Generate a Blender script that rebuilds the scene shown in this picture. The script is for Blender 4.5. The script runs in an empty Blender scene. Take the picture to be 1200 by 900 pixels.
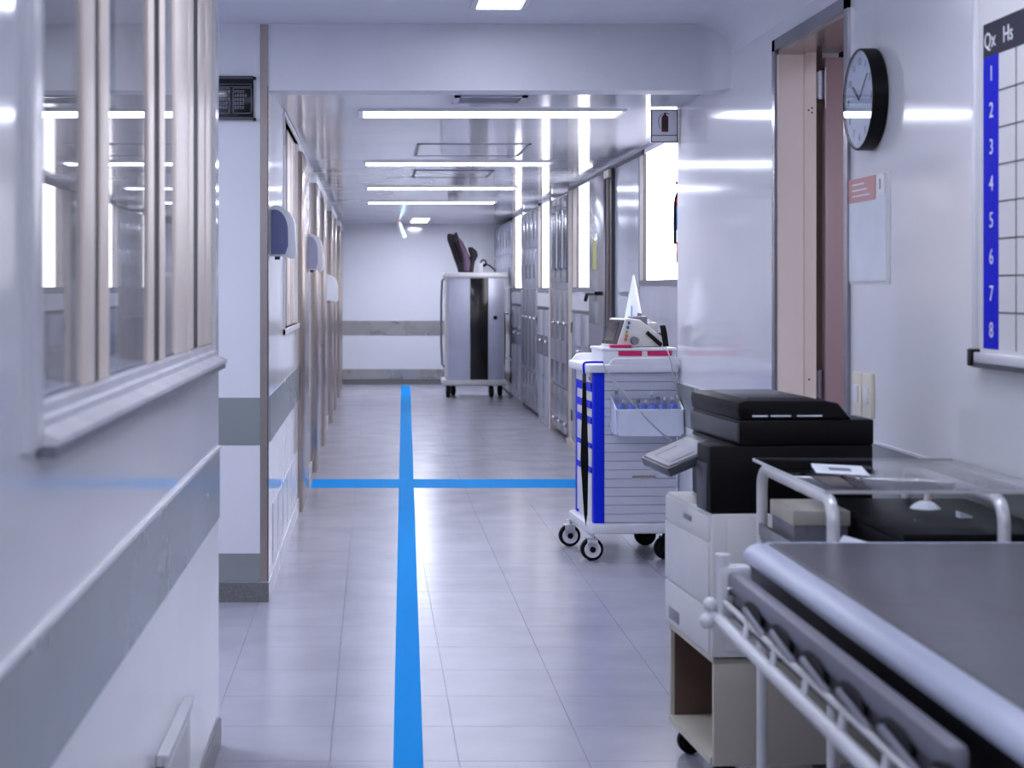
import bpy, bmesh, math, random
from mathutils import Vector, Matrix

random.seed(7)
scene = bpy.context.scene
C = scene.collection
PI = math.pi

# ------------------------------------------------------------------ camera
cam_d = bpy.data.cameras.new('camera')
cam = bpy.data.objects.new('camera', cam_d)
C.objects.link(cam)
cam.location = (0, 0, 1.5)
cam.rotation_euler = (PI / 2, 0, 0)
cam_d.sensor_width = 36.0
cam_d.lens = 57.0
cam_d.shift_x = 0.135
cam_d.shift_y = -0.0933
cam_d.clip_start = 0.05
cam_d.clip_end = 200
cam_d.dof.use_dof = True
cam_d.dof.focus_distance = 8.2
cam_d.dof.aperture_fstop = 4.5
scene.camera = cam

# ------------------------------------------------------------------ world and exposure
w = bpy.data.worlds.new('world')
scene.world = w
w.use_nodes = True
bg = w.node_tree.nodes['Background']
bg.inputs['Color'].default_value = (0.80, 0.88, 1.0, 1)
bg.inputs['Strength'].default_value = 0.6
vs = scene.view_settings
vs.view_transform = 'Standard'
vs.look = 'None'
vs.gamma = 1.0
vs.use_curve_mapping = False
vs.exposure = 0.2

LAMP_COL = (0.79, 0.83, 1.0)
LAMP_E = 15.0       # corridor and hall ceiling panels
WIN_E = 4.6         # daylight in the frosted panes
WIN_COL = (0.93, 0.92, 1.0)

# ------------------------------------------------------------------ materials
def s2l(c):
    return tuple((v / 12.92 if v <= 0.04045 else ((v + 0.055) / 1.055) ** 2.4) for v in [x / 255.0 for x in c])

def nodemat(name):
    m = bpy.data.materials.new(name)
    m.use_nodes = True
    nt = m.node_tree
    return m, nt, nt.nodes['Principled BSDF']

def mat(name, rgb, rough=0.4, metal=0.0, var=0.04, scale=6.0, bump=0.0, bscale=40.0, ior=1.5, coat=0.0, rvar=0.05, stretch=(1, 1, 1), alpha=1.0, trans=0.0, spec=0.5):
    """plain procedural material: colour and gloss wander slightly with a noise, with an optional fine relief"""
    m, nt, p = nodemat(name)
    N, L = nt.nodes, nt.links
    c = s2l(rgb)
    tc = N.new('ShaderNodeTexCoord')
    mp = N.new('ShaderNodeMapping')
    mp.inputs['Scale'].default_value = stretch
    L.new(tc.outputs['Object'], mp.inputs['Vector'])
    nz = N.new('ShaderNodeTexNoise')
    nz.inputs['Scale'].default_value = scale
    nz.inputs['Detail'].default_value = 3
    L.new(mp.outputs['Vector'], nz.inputs['Vector'])
    r = N.new('ShaderNodeValToRGB')
    r.color_ramp.elements[0].position = 0.3
    r.color_ramp.elements[1].position = 0.7
    r.color_ramp.elements[0].color = (*[max(0, v * (1 - var)) for v in c], 1)
    r.color_ramp.elements[1].color = (*[min(1, v * (1 + var)) for v in c], 1)
    L.new(nz.outputs['Fac'], r.inputs['Fac'])
    L.new(r.outputs['Color'], p.inputs['Base Color'])
    mr = N.new('ShaderNodeMapRange')
    mr.inputs['To Min'].default_value = max(0.01, rough - rvar)
    mr.inputs['To Max'].default_value = min(1, rough + rvar)
    L.new(nz.outputs['Fac'], mr.inputs['Value'])
    L.new(mr.outputs['Result'], p.inputs['Roughness'])
    p.inputs['Metallic'].default_value = metal
    p.inputs['IOR'].default_value = ior
    p.inputs['Specular IOR Level'].default_value = spec
    p.inputs['Coat Weight'].default_value = coat
    p.inputs['Coat Roughness'].default_value = 0.06
    p.inputs['Transmission Weight'].default_value = trans
    p.inputs['Alpha'].default_value = alpha
    if bump > 0:
        n2 = N.new('ShaderNodeTexNoise')
        n2.inputs['Scale'].default_value = bscale
        n2.inputs['Detail'].default_value = 2
        L.new(mp.outputs['Vector'], n2.inputs['Vector'])
        b = N.new('ShaderNodeBump')
        b.inputs['Strength'].default_value = bump
        b.inputs['Distance'].default_value = 0.01
        L.new(n2.outputs['Fac'], b.inputs['Height'])
        L.new(b.outputs['Normal'], p.inputs['Normal'])
    return m

def emit(name, col, e):
    m = bpy.data.materials.new(name)
    m.use_nodes = True
    nt = m.node_tree
    nt.nodes.clear()
    o = nt.nodes.new('ShaderNodeOutputMaterial')
    em = nt.nodes.new('ShaderNodeEmission')
    em.inputs['Color'].default_value = (*col, 1)
    em.inputs['Strength'].default_value = e
    nt.links.new(em.outputs[0], o.inputs['Surface'])
    return m

def clear_glass(name, ior=1.5, tint=(0.95, 0.97, 1.0), rough=0.02):
    m = bpy.data.materials.new(name)
    m.use_nodes = True
    nt = m.node_tree
    nt.nodes.clear()
    o = nt.nodes.new('ShaderNodeOutputMaterial')
    mx = nt.nodes.new('ShaderNodeMixShader')
    fr = nt.nodes.new('ShaderNodeFresnel')
    fr.inputs['IOR'].default_value = ior
    tr = nt.nodes.new('ShaderNodeBsdfTransparent')
    tr.inputs['Color'].default_value = (*tint, 1)
    gl = nt.nodes.new('ShaderNodeBsdfGlossy')
    gl.inputs['Roughness'].default_value = rough
    geo = nt.nodes.new('ShaderNodeNewGeometry')      # same reflectance from inside the pane as from outside
    mi = nt.nodes.new('ShaderNodeMix')
    mi.inputs[2].default_value = ior
    mi.inputs[3].default_value = 1.0 / ior
    nt.links.new(geo.outputs['Backfacing'], mi.inputs[0])
    nt.links.new(mi.outputs[0], fr.inputs['IOR'])
    nt.links.new(fr.outputs[0], mx.inputs[0])
    nt.links.new(tr.outputs[0], mx.inputs[1])
    nt.links.new(gl.outputs[0], mx.inputs[2])
    nt.links.new(mx.outputs[0], o.inputs['Surface'])
    return m

def floor_mat(name, joints):
    m, nt, p = nodemat(name)
    N, L = nt.nodes, nt.links
    geo = N.new('ShaderNodeNewGeometry')
    nz = N.new('ShaderNodeTexNoise')
    nz.inputs['Scale'].default_value = 3.0
    nz.inputs['Detail'].default_value = 6
    L.new(geo.outputs['Position'], nz.inputs['Vector'])
    r = N.new('ShaderNodeValToRGB')
    c = s2l((172, 172, 183))
    r.color_ramp.elements[0].position = 0.3
    r.color_ramp.elements[1].position = 0.7
    r.color_ramp.elements[0].color = (*[v * 0.93 for v in c], 1)
    r.color_ramp.elements[1].color = (*[v * 1.05 for v in c], 1)
    L.new(nz.outputs['Fac'], r.inputs['Fac'])
    col = r.outputs['Color']
    if joints:
        sep = N.new('ShaderNodeSeparateXYZ')
        L.new(geo.outputs['Position'], sep.inputs[0])
        lines = []
        for ax, off in (('X', 0.14), ('Y', -4.735)):
            a = N.new('ShaderNodeMath'); a.operation = 'ADD'; a.inputs[1].default_value = off + 41.0
            L.new(sep.outputs[ax], a.inputs[0])
            d = N.new('ShaderNodeMath'); d.operation = 'MODULO'; d.inputs[1].default_value = 0.41
            L.new(a.outputs[0], d.inputs[0])
            lt = N.new('ShaderNodeMath'); lt.operation = 'LESS_THAN'; lt.inputs[1].default_value = 0.004
            L.new(d.outputs[0], lt.inputs[0])
            lines.append(lt)
        mxm = N.new('ShaderNodeMath'); mxm.operation = 'MAXIMUM'
        L.new(lines[0].outputs[0], mxm.inputs[0]); L.new(lines[1].outputs[0], mxm.inputs[1])
        mix = N.new('ShaderNodeMix'); mix.data_type = 'RGBA'
        L.new(mxm.outputs[0], mix.inputs[0])
        L.new(col, mix.inputs[6])
        mix.inputs[7].default_value = (*[v * 0.82 for v in c], 1)
        col = mix.outputs[2]
    else:
        oi = N.new('ShaderNodeObjectInfo')
        mr = N.new('ShaderNodeMapRange')
        mr.inputs['To Min'].default_value = 0.985
        mr.inputs['To Max'].default_value = 1.015
        L.new(oi.outputs['Random'], mr.inputs['Value'])
        hs = N.new('ShaderNodeHueSaturation')
        L.new(mr.outputs[0], hs.inputs['Value'])
        L.new(col, hs.inputs['Color'])
        col = hs.outputs['Color']
    L.new(col, p.inputs['Base Color'])
    mr2 = N.new('ShaderNodeMapRange')
    mr2.inputs['To Min'].default_value = 0.16
    mr2.inputs['To Max'].default_value = 0.30
    L.new(nz.outputs['Fac'], mr2.inputs['Value'])
    L.new(mr2.outputs[0], p.inputs['Roughness'])
    n2 = N.new('ShaderNodeTexNoise'); n2.inputs['Scale'].default_value = 14
    L.new(geo.outputs['Position'], n2.inputs['Vector'])
    b = N.new('ShaderNodeBump'); b.inputs['Strength'].default_value = 0.05; b.inputs['Distance'].default_value = 0.01
    L.new(n2.outputs['Fac'], b.inputs['Height'])
    L.new(b.outputs['Normal'], p.inputs['Normal'])
    return m

M = {}
M['floor'] = floor_mat('floor_vinyl', True)
M['tile'] = floor_mat('floor_tile_vinyl', False)
M['joint'] = mat('tile_joint', (150, 150, 160), 0.7)
M['wall'] = mat('wall_enamel', (222, 223, 228), 0.10, var=0.02, scale=1.6, bump=0.05, bscale=3.0, rvar=0.03)
M['panel'] = mat('wall_panel_gloss', (198, 201, 212), 0.12, metal=0.25, var=0.05, scale=2.0, bump=0.10, bscale=5.0, rvar=0.04, stretch=(1, 1, 0.2))
M['ceil_hall'] = mat('hall_ceiling_paint', (222, 224, 232), 0.6, var=0.02)
M['ceil'] = mat('corridor_ceiling_panel', (196, 199, 212), 0.10, var=0.03, scale=1.5, bump=0.06, bscale=2.0, rvar=0.05)
M['band'] = mat('wall_band_greygreen', (150, 156, 154), 0.26, metal=0.35, var=0.05, scale=3, bump=0.03, bscale=4)
M['steel_band'] = mat('steel_band', (176, 174, 172), 0.28, metal=0.85, var=0.08, scale=4, bump=0.08, bscale=6)
M['terrazzo'] = mat('terrazzo_skirting', (112, 112, 112), 0.35, var=0.35, scale=220, rvar=0.02)
M['steel_jamb'] = mat('brown_steel', (176, 162, 154), 0.24, metal=0.85, var=0.08, scale=4, bump=0.06, bscale=5, stretch=(1, 1, 0.2))
M['locker'] = mat('locker_grey', (170, 174, 188), 0.22, metal=0.2, var=0.04, scale=3)
M['trolley_panel'] = mat('trolley_panel', (196, 200, 220), 0.3, metal=0.15)
M['steel'] = mat('brushed_steel', (152, 152, 160), 0.22, metal=0.9, var=0.06, scale=5, bump=0.05, bscale=6, stretch=(1, 1, 0.15))
M['steel_warm'] = mat('steel_warm', (232, 216, 208), 0.28, metal=0.25, var=0.07, scale=4, bump=0.06, bscale=5, stretch=(1, 1, 0.2))
M['beige_alu'] = mat('beige_aluminium', (250, 234, 220), 0.35, metal=0.0, var=0.04, scale=3, stretch=(1, 1, 0.2))
M['white_alu'] = mat('white_aluminium', (226, 226, 232), 0.25, metal=0.1)
M['gasket'] = mat('black_gasket', (22, 18, 18), 0.6)
M['glass'] = clear_glass('window_glass', 1.6, (0.9, 0.93, 0.97))
M['clear'] = clear_glass('clear_glass', 1.45)
M['glass_top'] = clear_glass('table_glass', 1.5, (0.93, 0.95, 0.97))
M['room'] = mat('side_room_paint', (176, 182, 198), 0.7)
M['pinkroom'] = mat('pink_room_paint', (226, 208, 212), 0.6)
M['day'] = emit('daylit_frosted_pane', WIN_COL, WIN_E)
M['lamp'] = emit('lamp_diffuser', LAMP_COL, LAMP_E)
M['black'] = mat('black_plastic', (9, 8, 10), 0.45, var=0.1, spec=0.2)
M['wall_matte'] = mat('beam_paint', (222, 223, 228), 0.5, var=0.02)
M['door_frame'] = mat('door_frame_steel', (244, 232, 222), 0.3, metal=0.1, var=0.05, scale=2, stretch=(1, 1, 0.3))
M['leaf'] = mat('door_leaf_steel', (188, 164, 166), 0.3, metal=0.55, var=0.08, scale=3, bump=0.05, bscale=5, stretch=(1, 1, 0.2))
M['lamp_fill'] = emit('fill_lamp_diffuser', LAMP_COL, LAMP_E * 1.55)  # stronger diffuser for added, unseen fill strips
M['lamp_end'] = emit('end_lamp_diffuser', LAMP_COL, LAMP_E * 3.5)
M['blackgloss'] = mat('black_gloss', (14, 13, 15), 0.15)
M['darkgrey'] = mat('dark_grey_plastic', (62, 62, 70), 0.4)
M['midgrey'] = mat('mid_grey_plastic', (128, 128, 138), 0.4)
M['screen'] = mat('dark_screen', (48, 48, 58), 0.15)
M['white'] = mat('white_plastic', (228, 229, 234), 0.35)
M['offwhite'] = mat('off_white_plastic', (214, 213, 214), 0.4)
M['paper'] = mat('paper', (228, 233, 240), 0.7)
M['beige'] = mat('beige_laminate', (196, 190, 176), 0.5, var=0.03)
M['brown'] = mat('brown_board', (96, 74, 64), 0.6, var=0.08)
M['vinyl'] = mat('dark_grey_vinyl', (92, 92, 100), 0.34, var=0.08, scale=3, bump=0.15, bscale=12)
M['vinyl_highlight'] = mat('highlit_edge_vinyl', (188, 194, 214), 0.35, var=0.03)  # light reflected by the mattress edge, painted as paler vinyl
M['railgrey'] = mat('grey_rail_plastic', (118, 118, 130), 0.38)
M['blue'] = mat('cart_blue', (4, 40, 225), 0.45, var=0.03, spec=0.2)
M['royal'] = mat('board_blue', (10, 22, 200), 0.5, spec=0.08)
M['slate'] = mat('board_header', (48, 48, 62), 0.5, spec=0.15)
M['magenta'] = mat('magenta_label', (205, 12, 90), 0.45)
M['pinkred'] = mat('pale_red_label', (205, 150, 150), 0.5)
M['overlay'] = mat('overlay_blue', (0, 148, 228), 0.6, var=0.02, spec=0.04)  # colour of the added graphic lines
M['sign_face'] = mat('sign_face', (245, 245, 250), 0.6, spec=0.2)
M['red'] = mat('extinguisher_red', (190, 22, 30), 0.25)
M['sign_brown'] = mat('sign_brown', (66, 44, 38), 0.5)
M['sign_grey'] = mat('sign_grey', (238, 238, 244), 0.5)
M['sanit_blue'] = mat('dispenser_blue', (108, 116, 158), 0.3)
M['sanit_lilac'] = mat('dispenser_lilac', (172, 176, 206), 0.3)
M['cream'] = mat('cream_plastic', (226, 218, 200), 0.4)
M['yellow'] = mat('yellow_green_label', (190, 196, 110), 0.5)
M['purple'] = mat('purple_cloth', (112, 88, 118), 0.8, var=0.2, scale=14)
M['darkcloth'] = mat('dark_cloth', (48, 42, 50), 0.8, var=0.2, scale=20)
M['chrome'] = mat('chrome', (215, 216, 220), 0.12, metal=1.0)
M['tube'] = mat('satin_tube', (232, 230, 232), 0.3, metal=0.25)
M['bluewrap'] = mat('blue_wrap', (96, 120, 210), 0.3, var=0.15, scale=60)
M['vial'] = clear_glass('vial_glass', 1.5, (0.86, 0.9, 1.0), 0.05)
M['bin'] = mat('translucent_bin', (222, 228, 244), 0.25, trans=0.0)
M['text_grey'] = mat('grey_print', (130, 130, 145), 0.6)
M['defib'] = mat('defib_shell', (232, 228, 220), 0.4)
M['cable_grey'] = mat('cable_grey', (176, 176, 186), 0.5)
M['orange'] = mat('orange_button', (210, 140, 90), 0.4)
M['teal'] = mat('teal_button', (40, 100, 160), 0.4)
M['green'] = mat('green_button', (140, 190, 80), 0.4)
M['cyan'] = mat('pale_cyan_plastic', (196, 226, 232), 0.4)
M['clockface'] = mat('clock_face', (206, 210, 224), 0.4)

# ------------------------------------------------------------------ mesh helpers
ORIGIN = {}

def T(x, y, z):
    return Matrix.Translation((x, y, z))

class MB:
    """collects shapes in world metres; build() links them as one mesh object"""
    def __init__(s):
        s.bm = bmesh.new()
    def box(s, x0, x1, y0, y1, z0, z1, bev=0.0, seg=2):
        t = bmesh.new()
        bmesh.ops.create_cube(t, size=1)
        for v in t.verts:
            v.co = Vector(((x0 + x1) / 2 + v.co.x * (x1 - x0), (y0 + y1) / 2 + v.co.y * (y1 - y0), (z0 + z1) / 2 + v.co.z * (z1 - z0)))
        if bev > 0:
            bmesh.ops.bevel(t, geom=list(t.edges), offset=bev, segments=seg, profile=0.5, affect='EDGES')
        return s._merge(t)
    def _merge(s, t, mtx=None):
        if mtx is not None:
            bmesh.ops.transform(t, matrix=mtx, verts=t.verts)
        me = bpy.data.meshes.new('tmp')
        t.to_mesh(me)
        t.free()
        s.bm.from_mesh(me)
        bpy.data.meshes.remove(me)
        return s
    def rounded(s, x0, x1, y0, y1, z0, z1, r, bev=0.006, n=6):
        """box with vertical corners rounded by r, edges eased"""
        pts = []
        for cx, cy, a0 in ((x1 - r, y1 - r, 0), (x0 + r, y1 - r, 90), (x0 + r, y0 + r, 180), (x1 - r, y0 + r, 270)):
            for i in range(n + 1):
                a = math.radians(a0 + 90 * i / n)
                pts.append((cx + r * math.cos(a), cy + r * math.sin(a)))
        return s.prism(pts, 'Z', z0, z1, bev)
    def prism(s, pts, axis, d0, d1, bev=0.0):
        t = bmesh.new()
        def mk(p, d):
            if axis == 'Z': return (p[0], p[1], d)
            if axis == 'Y': return (p[0], d, p[1])
            return (d, p[0], p[1])
        a = [t.verts.new(mk(p, d0)) for p in pts]
        b = [t.verts.new(mk(p, d1)) for p in pts]
        n = len(pts)
        fa = t.faces.new(a); fb = t.faces.new(b)
        for i in range(n):
            t.faces.new((a[i], a[(i + 1) % n], b[(i + 1) % n], b[i]))
        bmesh.ops.recalc_face_normals(t, faces=t.faces)
        if bev > 0:
            es = list(set(list(fa.edges) + list(fb.edges)))
            bmesh.ops.bevel(t, geom=es, offset=bev, segments=2, profile=0.5, affect='EDGES')
        return s._merge(t)
    def cyl(s, p0, p1, r0, r1=None, n=16):
        p0, p1 = Vector(p0), Vector(p1)
        r1 = r0 if r1 is None else r1
        t = bmesh.new()
        d = p1 - p0
        bmesh.ops.create_cone(t, cap_ends=True, segments=n, radius1=r0, radius2=r1, depth=d.length)
        q = Vector((0, 0, 1)).rotation_difference(d.normalized()).to_matrix().to_4x4()
        return s._merge(t, Matrix.Translation((p0 + p1) / 2) @ q)
    def tube(s, path, r, n=8, smooth=0):
        P = [Vector(p) for p in path]
        for _ in range(smooth):
            Q = [P[0]]
            for i in range(len(P) - 1):
                Q += [P[i] * 0.75 + P[i + 1] * 0.25, P[i] * 0.25 + P[i + 1] * 0.75]
            P = Q + [P[-1]]
        rs = r if isinstance(r, (list, tuple)) else [r] * len(P)
        if len(rs) != len(P):
            rs = [rs[0] + (rs[-1] - rs[0]) * i / (len(P) - 1) for i in range(len(P))]
        t = bmesh.new()
        rings = []
        up = None
        for i, p in enumerate(P):
            d = (P[min(i + 1, len(P) - 1)] - P[max(i - 1, 0)]).normalized()
            if up is None:
                up = d.orthogonal().normalized()
            else:
                up = (up - d * up.dot(d)).normalized()
            sd = d.cross(up)
            rings.append([t.verts.new(p + (up * math.cos(2 * PI * k / n) + sd * math.sin(2 * PI * k / n)) * rs[i]) for k in range(n)])
        for a, b in zip(rings[:-1], rings[1:]):
            for k in range(n):
                t.faces.new((a[k], a[(k + 1) % n], b[(k + 1) % n], b[k]))
        t.faces.new(list(reversed(rings[0])))
        t.faces.new(rings[-1])
        bmesh.ops.recalc_face_normals(t, faces=t.faces)
        return s._merge(t)
    def ball(s, c, rx, ry=None, rz=None, n=14):
        t = bmesh.new()
        bmesh.ops.create_uvsphere(t, u_segments=n, v_segments=max(6, n // 2), radius=1)
        ry = rx if ry is None else ry
        rz = rx if rz is None else rz
        return s._merge(t, Matrix.Translation(c) @ Matrix.Diagonal((rx, ry, rz, 1)))
    def lathe(s, c, prof, axis='Z', n=20):
        """prof: (radius, height) pairs about the axis through c"""
        t = bmesh.new()
        rings = []
        for r, h in prof:
            ring = []
            for k in range(n):
                a = 2 * PI * k / n
                u, v = max(r, 1e-4) * math.cos(a), max(r, 1e-4) * math.sin(a)
                co = (u, v, h) if axis == 'Z' else ((h, u, v) if axis == 'X' else (v, h, u))
                ring.append(t.verts.new(Vector(c) + Vector(co)))
            rings.append(ring)
        for a, b in zip(rings[:-1], rings[1:]):
            for k in range(n):
                t.faces.new((a[k], a[(k + 1) % n], b[(k + 1) % n], b[k]))
        t.faces.new(rings[0]); t.faces.new(rings[-1])
        bmesh.ops.recalc_face_normals(t, faces=t.faces)
        return s._merge(t)
    def quad(s, pts, thick):
        """slab under four corner points, thick along its normal"""
        P = [Vector(p) for p in pts]
        n = (P[1] - P[0]).cross(P[2] - P[0]).normalized() * thick
        t = bmesh.new()
        a = [t.verts.new(p) for p in P]
        b = [t.verts.new(p + n) for p in P]
        t.faces.new(a); t.faces.new(b)
        for i in range(len(P)):
            j = (i + 1) % len(P)
            t.faces.new((a[i], a[j], b[j], b[i]))
        bmesh.ops.recalc_face_normals(t, faces=t.faces)
        return s._merge(t)
    def mesh(s, name, org, smooth=True):
        for v in s.bm.verts:
            v.co -= org
        if smooth:
            for f in s.bm.faces:
                f.smooth = True
            for e in s.bm.edges:
                if len(e.link_faces) == 2:
                    e.smooth = e.calc_face_angle(0) < math.radians(38)
        me = bpy.data.meshes.new(name)
        s.bm.to_mesh(me)
        s.bm.free()
        return me
    def build(s, name, m, parent=None, org=None, label=None):
        o_org = Vector(org) if org is not None else (ORIGIN[parent.name] if parent else Vector((0, 0, 0)))
        me = s.mesh(name, o_org)
        me.materials.append(M[m] if isinstance(m, str) else m)
        o = bpy.data.objects.new(name, me)
        C.objects.link(o)
        if parent:
            o.parent = parent
        else:
            o.location = o_org
        ORIGIN[o.name] = o_org
        if label:
            o['label'] = label
        return o

def tag(o, label, cat, group=None, kind=None):
    o['label'] = label
    o['category'] = cat
    if group: o['group'] = group
    if kind: o['kind'] = kind
    return o

def thing(name, label, cat, loc, group=None, kind=None):
    o = bpy.data.objects.new(name, None)
    o.empty_display_size = 0.1
    C.objects.link(o)
    o.location = loc
    ORIGIN[o.name] = Vector(loc)
    return tag(o, label, cat, group, kind)

def struct(name, mb, m, label, cat):
    o = mb.build(name, m)
    return tag(o, label, cat, None, 'structure')

def bx(*a, **k):
    return MB().box(*a, **k)

def copy_of(o, loc, parent=None, name=None):
    c = o.copy()
    C.objects.link(c)
    c.location = loc
    if parent: c.parent = parent
    return c

def text(name, body, size, m, parent, pos, rot, depth=0.0006, sx=1.0):
    cu = bpy.data.curves.new('txt', 'FONT')
    cu.body = body
    cu.size = size
    cu.align_x = 'CENTER'
    cu.align_y = 'CENTER'
    cu.extrude = depth
    cu.resolution_u = 3
    tmp = bpy.data.objects.new('txt', cu)
    C.objects.link(tmp)
    dg = bpy.context.evaluated_depsgraph_get()
    me = bpy.data.meshes.new_from_object(tmp.evaluated_get(dg))
    bpy.data.objects.remove(tmp)
    bpy.data.curves.remove(cu)
    me.materials.clear()
    me.materials.append(M[m])
    me.name = name
    o = bpy.data.objects.new(name, me)
    C.objects.link(o)
    o.parent = parent
    mt = Matrix.Translation(Vector(pos) - ORIGIN[parent.name]) @ rot.to_4x4() @ Matrix.Diagonal((sx, 1, 1, 1))
    me.transform(mt)
    ORIGIN[o.name] = ORIGIN[parent.name]
    return o

# turned so the writing is read from the corridor (facing -X) or from the camera (facing -Y)
FACE_NX = Matrix(((0, 0, -1), (-1, 0, 0), (0, 1, 0)))
FACE_NY = Matrix(((1, 0, 0), (0, 0, -1), (0, 1, 0)))

XL, XR, XC = -0.508, 1.69, 1.90       # left wall, right wall of the hall, right wall of the corridor
HALL_Z, COR_Z, BEAM_Z = 2.767, 2.50, 2.448
Y_COL, Y_END = 7.76, 25.35

# ================================================================== floor
fm = MB()
fm.box(-3.2, 3.4, -3.2, 4.735, -0.06, 0)
fm.box(-3.2, 3.4, 11.295, 25.6, -0.06, 0)
fm.box(-3.2, -0.96, 4.735, 11.295, -0.06, 0)
fm.box(1.91, 3.4, 4.735, 11.295, -0.06, 0)
floor = struct('floor', fm, 'floor', 'glossy pale lilac-grey vinyl tile floor running down the corridor', 'floor')
bx(-0.96, 1.91, 4.735, 11.295, -0.06, -0.003).build('joint_bed', 'joint', floor)
tl = bx(-0.2042, 0.2042, -0.2042, 0.2042, -0.003, 0.0).build('floor_tile', 'tile', floor, org=(0, 0, 0))
first = True
for i in range(7):
    for j in range(16):
        p = (-0.96 + 0.41 * i + 0.205, 4.735 + 0.41 * j + 0.205, 0)
        if first:
            tl.location = p; first = False
        else:
            copy_of(tl, p, floor)

# blue guide lines: a graphic over the scene, added as flat strips on the floor
gl = MB()
gl.quad([(0.052, 4.6, 0.0), (0.146, 4.6, 0.0), (0.565, 25.0, 0.0), (0.42, 25.0, 0.0)], 0.0022)
tag(gl.build('overlay_long_line', 'overlay'), 'long bright blue graphic line added down the middle of the corridor floor', 'graphic line')
tag(bx(XL + 0.03, XC - 0.02, 12.2, 12.75, 0, 0.0014).build('overlay_cross_line', 'overlay'), 'bright blue graphic line added straight across the corridor floor', 'graphic line')

# ================================================================== ceilings and beam
struct('ceiling_hall', bx(-3.2, 2.2, -3.2, Y_COL, HALL_Z, HALL_Z + 0.1), 'ceil_hall', 'matt pale ceiling of the hall in front of the beam', 'ceiling')
ceil = struct('ceiling', bx(-0.9, 2.4, Y_COL + 0.1, Y_END + 0.2, COR_Z + 0.012, COR_Z + 0.2), 'gasket', 'glossy panelled corridor ceiling mirroring the windows', 'ceiling')
js = [7.93, 12.6, 13.62, 14.64, 15.7, 16.8, 17.9, 19.0, 20.1, 21.2, 22.3, 23.4, 24.5, 25.36]
for a, b in zip(js[:-1], js[1:]):
    bx(XL - 0.1, XC + 0.1, a + 0.012, b - 0.012, COR_Z, COR_Z + 0.012).build('ceiling_panel', 'ceil', ceil)
# access hatch and air vent in the first ceiling field
for x0, x1, y0, y1, lab in ((0.30, 1.09, 11.2, 12.2, 'square flush access hatch in the glossy ceiling between first and second light'), (0.34, 1.02, 13.7, 14.55, 'square flush access hatch in the glossy ceiling between second and third light')):
    h = thing('ceiling_hatch', lab, 'hatch', ((x0 + x1) / 2, (y0 + y1) / 2, COR_Z), 'ceiling access hatches')
    for a in ((x0, x1, y0, y0 + 0.03), (x0, x1, y1 - 0.03, y1), (x0, x0 + 0.02, y0, y1), (x1 - 0.02, x1, y0, y1)):
        bx(a[0], a[1], a[2], a[3], COR_Z - 0.006, COR_Z).build('hatch_frame', 'midgrey', h)
    bx(x0 + 0.025, x1 - 0.025, y0 + 0.035, y1 - 0.035, COR_Z - 0.004, COR_Z).build('hatch_panel', 'ceil', h)
v = thing('ceiling_vent', 'small grey slatted air vent in the ceiling just behind the beam', 'vent', (0.6, 8.55, COR_Z))
for a in ((0.42, 0.80, 8.40, 8.43), (0.42, 0.80, 8.68, 8.71), (0.42, 0.45, 8.40, 8.71), (0.77, 0.80, 8.40, 8.71)):
    bx(a[0], a[1], a[2], a[3], COR_Z - 0.01, COR_Z).build('vent_frame', 'ceil', v)
for k in range(5):
    bx(0.455, 0.765, 8.445 + k * 0.048, 8.465 + k * 0.048, COR_Z - 0.008, COR_Z).build('slat', 'midgrey', v)

bm_ = MB().box(XL, XR, Y_COL, Y_COL + 0.17, BEAM_Z, HALL_Z)
struct('trim_1', bm_, 'wall_matte', 'white ceiling beam dividing hall from corridor', 'beam')

def cove(cx, cy, r, axis, d0, d1, sx, sy, n=8):
    """concave quarter fillet filling the corner at (cx, cy); sx, sy point out of the corner"""
    pts = [(cx, cy)]
    for i in range(n + 1):
        a = PI / 2 * i / n
        pts.append((cx + sx * r * (1 - math.cos(a)), cy + sy * r * (1 - math.sin(a))))
    return MB().prism(pts, axis, d0, d1)
struct('trim_2', cove(XR, HALL_Z, 0.16, 'Y', -3.0, Y_COL, -1, -1), 'wall_matte', 'rounded cove where the hall ceiling meets the clock wall', 'cove')
struct('trim_3', cove(XR, Y_COL, 0.11, 'Z', BEAM_Z, HALL_Z, -1, -1), 'wall_matte', 'rounded vertical corner between beam and clock wall', 'cove')

# ---- ceiling lights
def ceiling_light(x0, x1, y0, y1, z, label, group=None, m='lamp'):
    t = thing('ceiling_light', label, 'ceiling light', ((x0 + x1) / 2, (y0 + y1) / 2, z), group)
    e = 0.025
    for a in ((x0 - e, x1 + e, y0 - e, y0), (x0 - e, x1 + e, y1, y1 + e), (x0 - e, x0, y0, y1), (x1, x1 + e, y0, y1)):
        bx(*a, z - 0.012, z).build('frame', 'white_alu', t)
    bx(x0, x1, y0, y1, z - 0.008, z).build('diffuser', m, t)
    return t
g = 'lit corridor ceiling strips'
for yc, hw, lab in ((9.23, 0.17, 'longest lit ceiling strip, nearest the beam'), (12.93, 0.16, 'second lit ceiling strip beyond the beam'),
                    (16.1, 0.15, 'third lit ceiling strip beyond the beam'), (18.8, 0.15, 'fourth lit ceiling strip, furthest of the crosswise row')):
    ceiling_light(-0.06, 1.39, yc - hw, yc + hw, COR_Z, lab, g)
ceiling_light(0.56, 0.79, 23.0, 24.3, COR_Z, 'small lit ceiling lamp close to the end wall', m='lamp_end')
ceiling_light(-2.4, -1.4, 3.0, 3.6, HALL_Z, 'added fill lamp on the ceiling behind the sliding window, out of view')  # unseen lamp added to lift the room behind the glass
ceiling_light(0.46, 0.66, 6.7, 7.29, HALL_Z, 'lit hall ceiling panel cut by the top edge of the picture')
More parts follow.
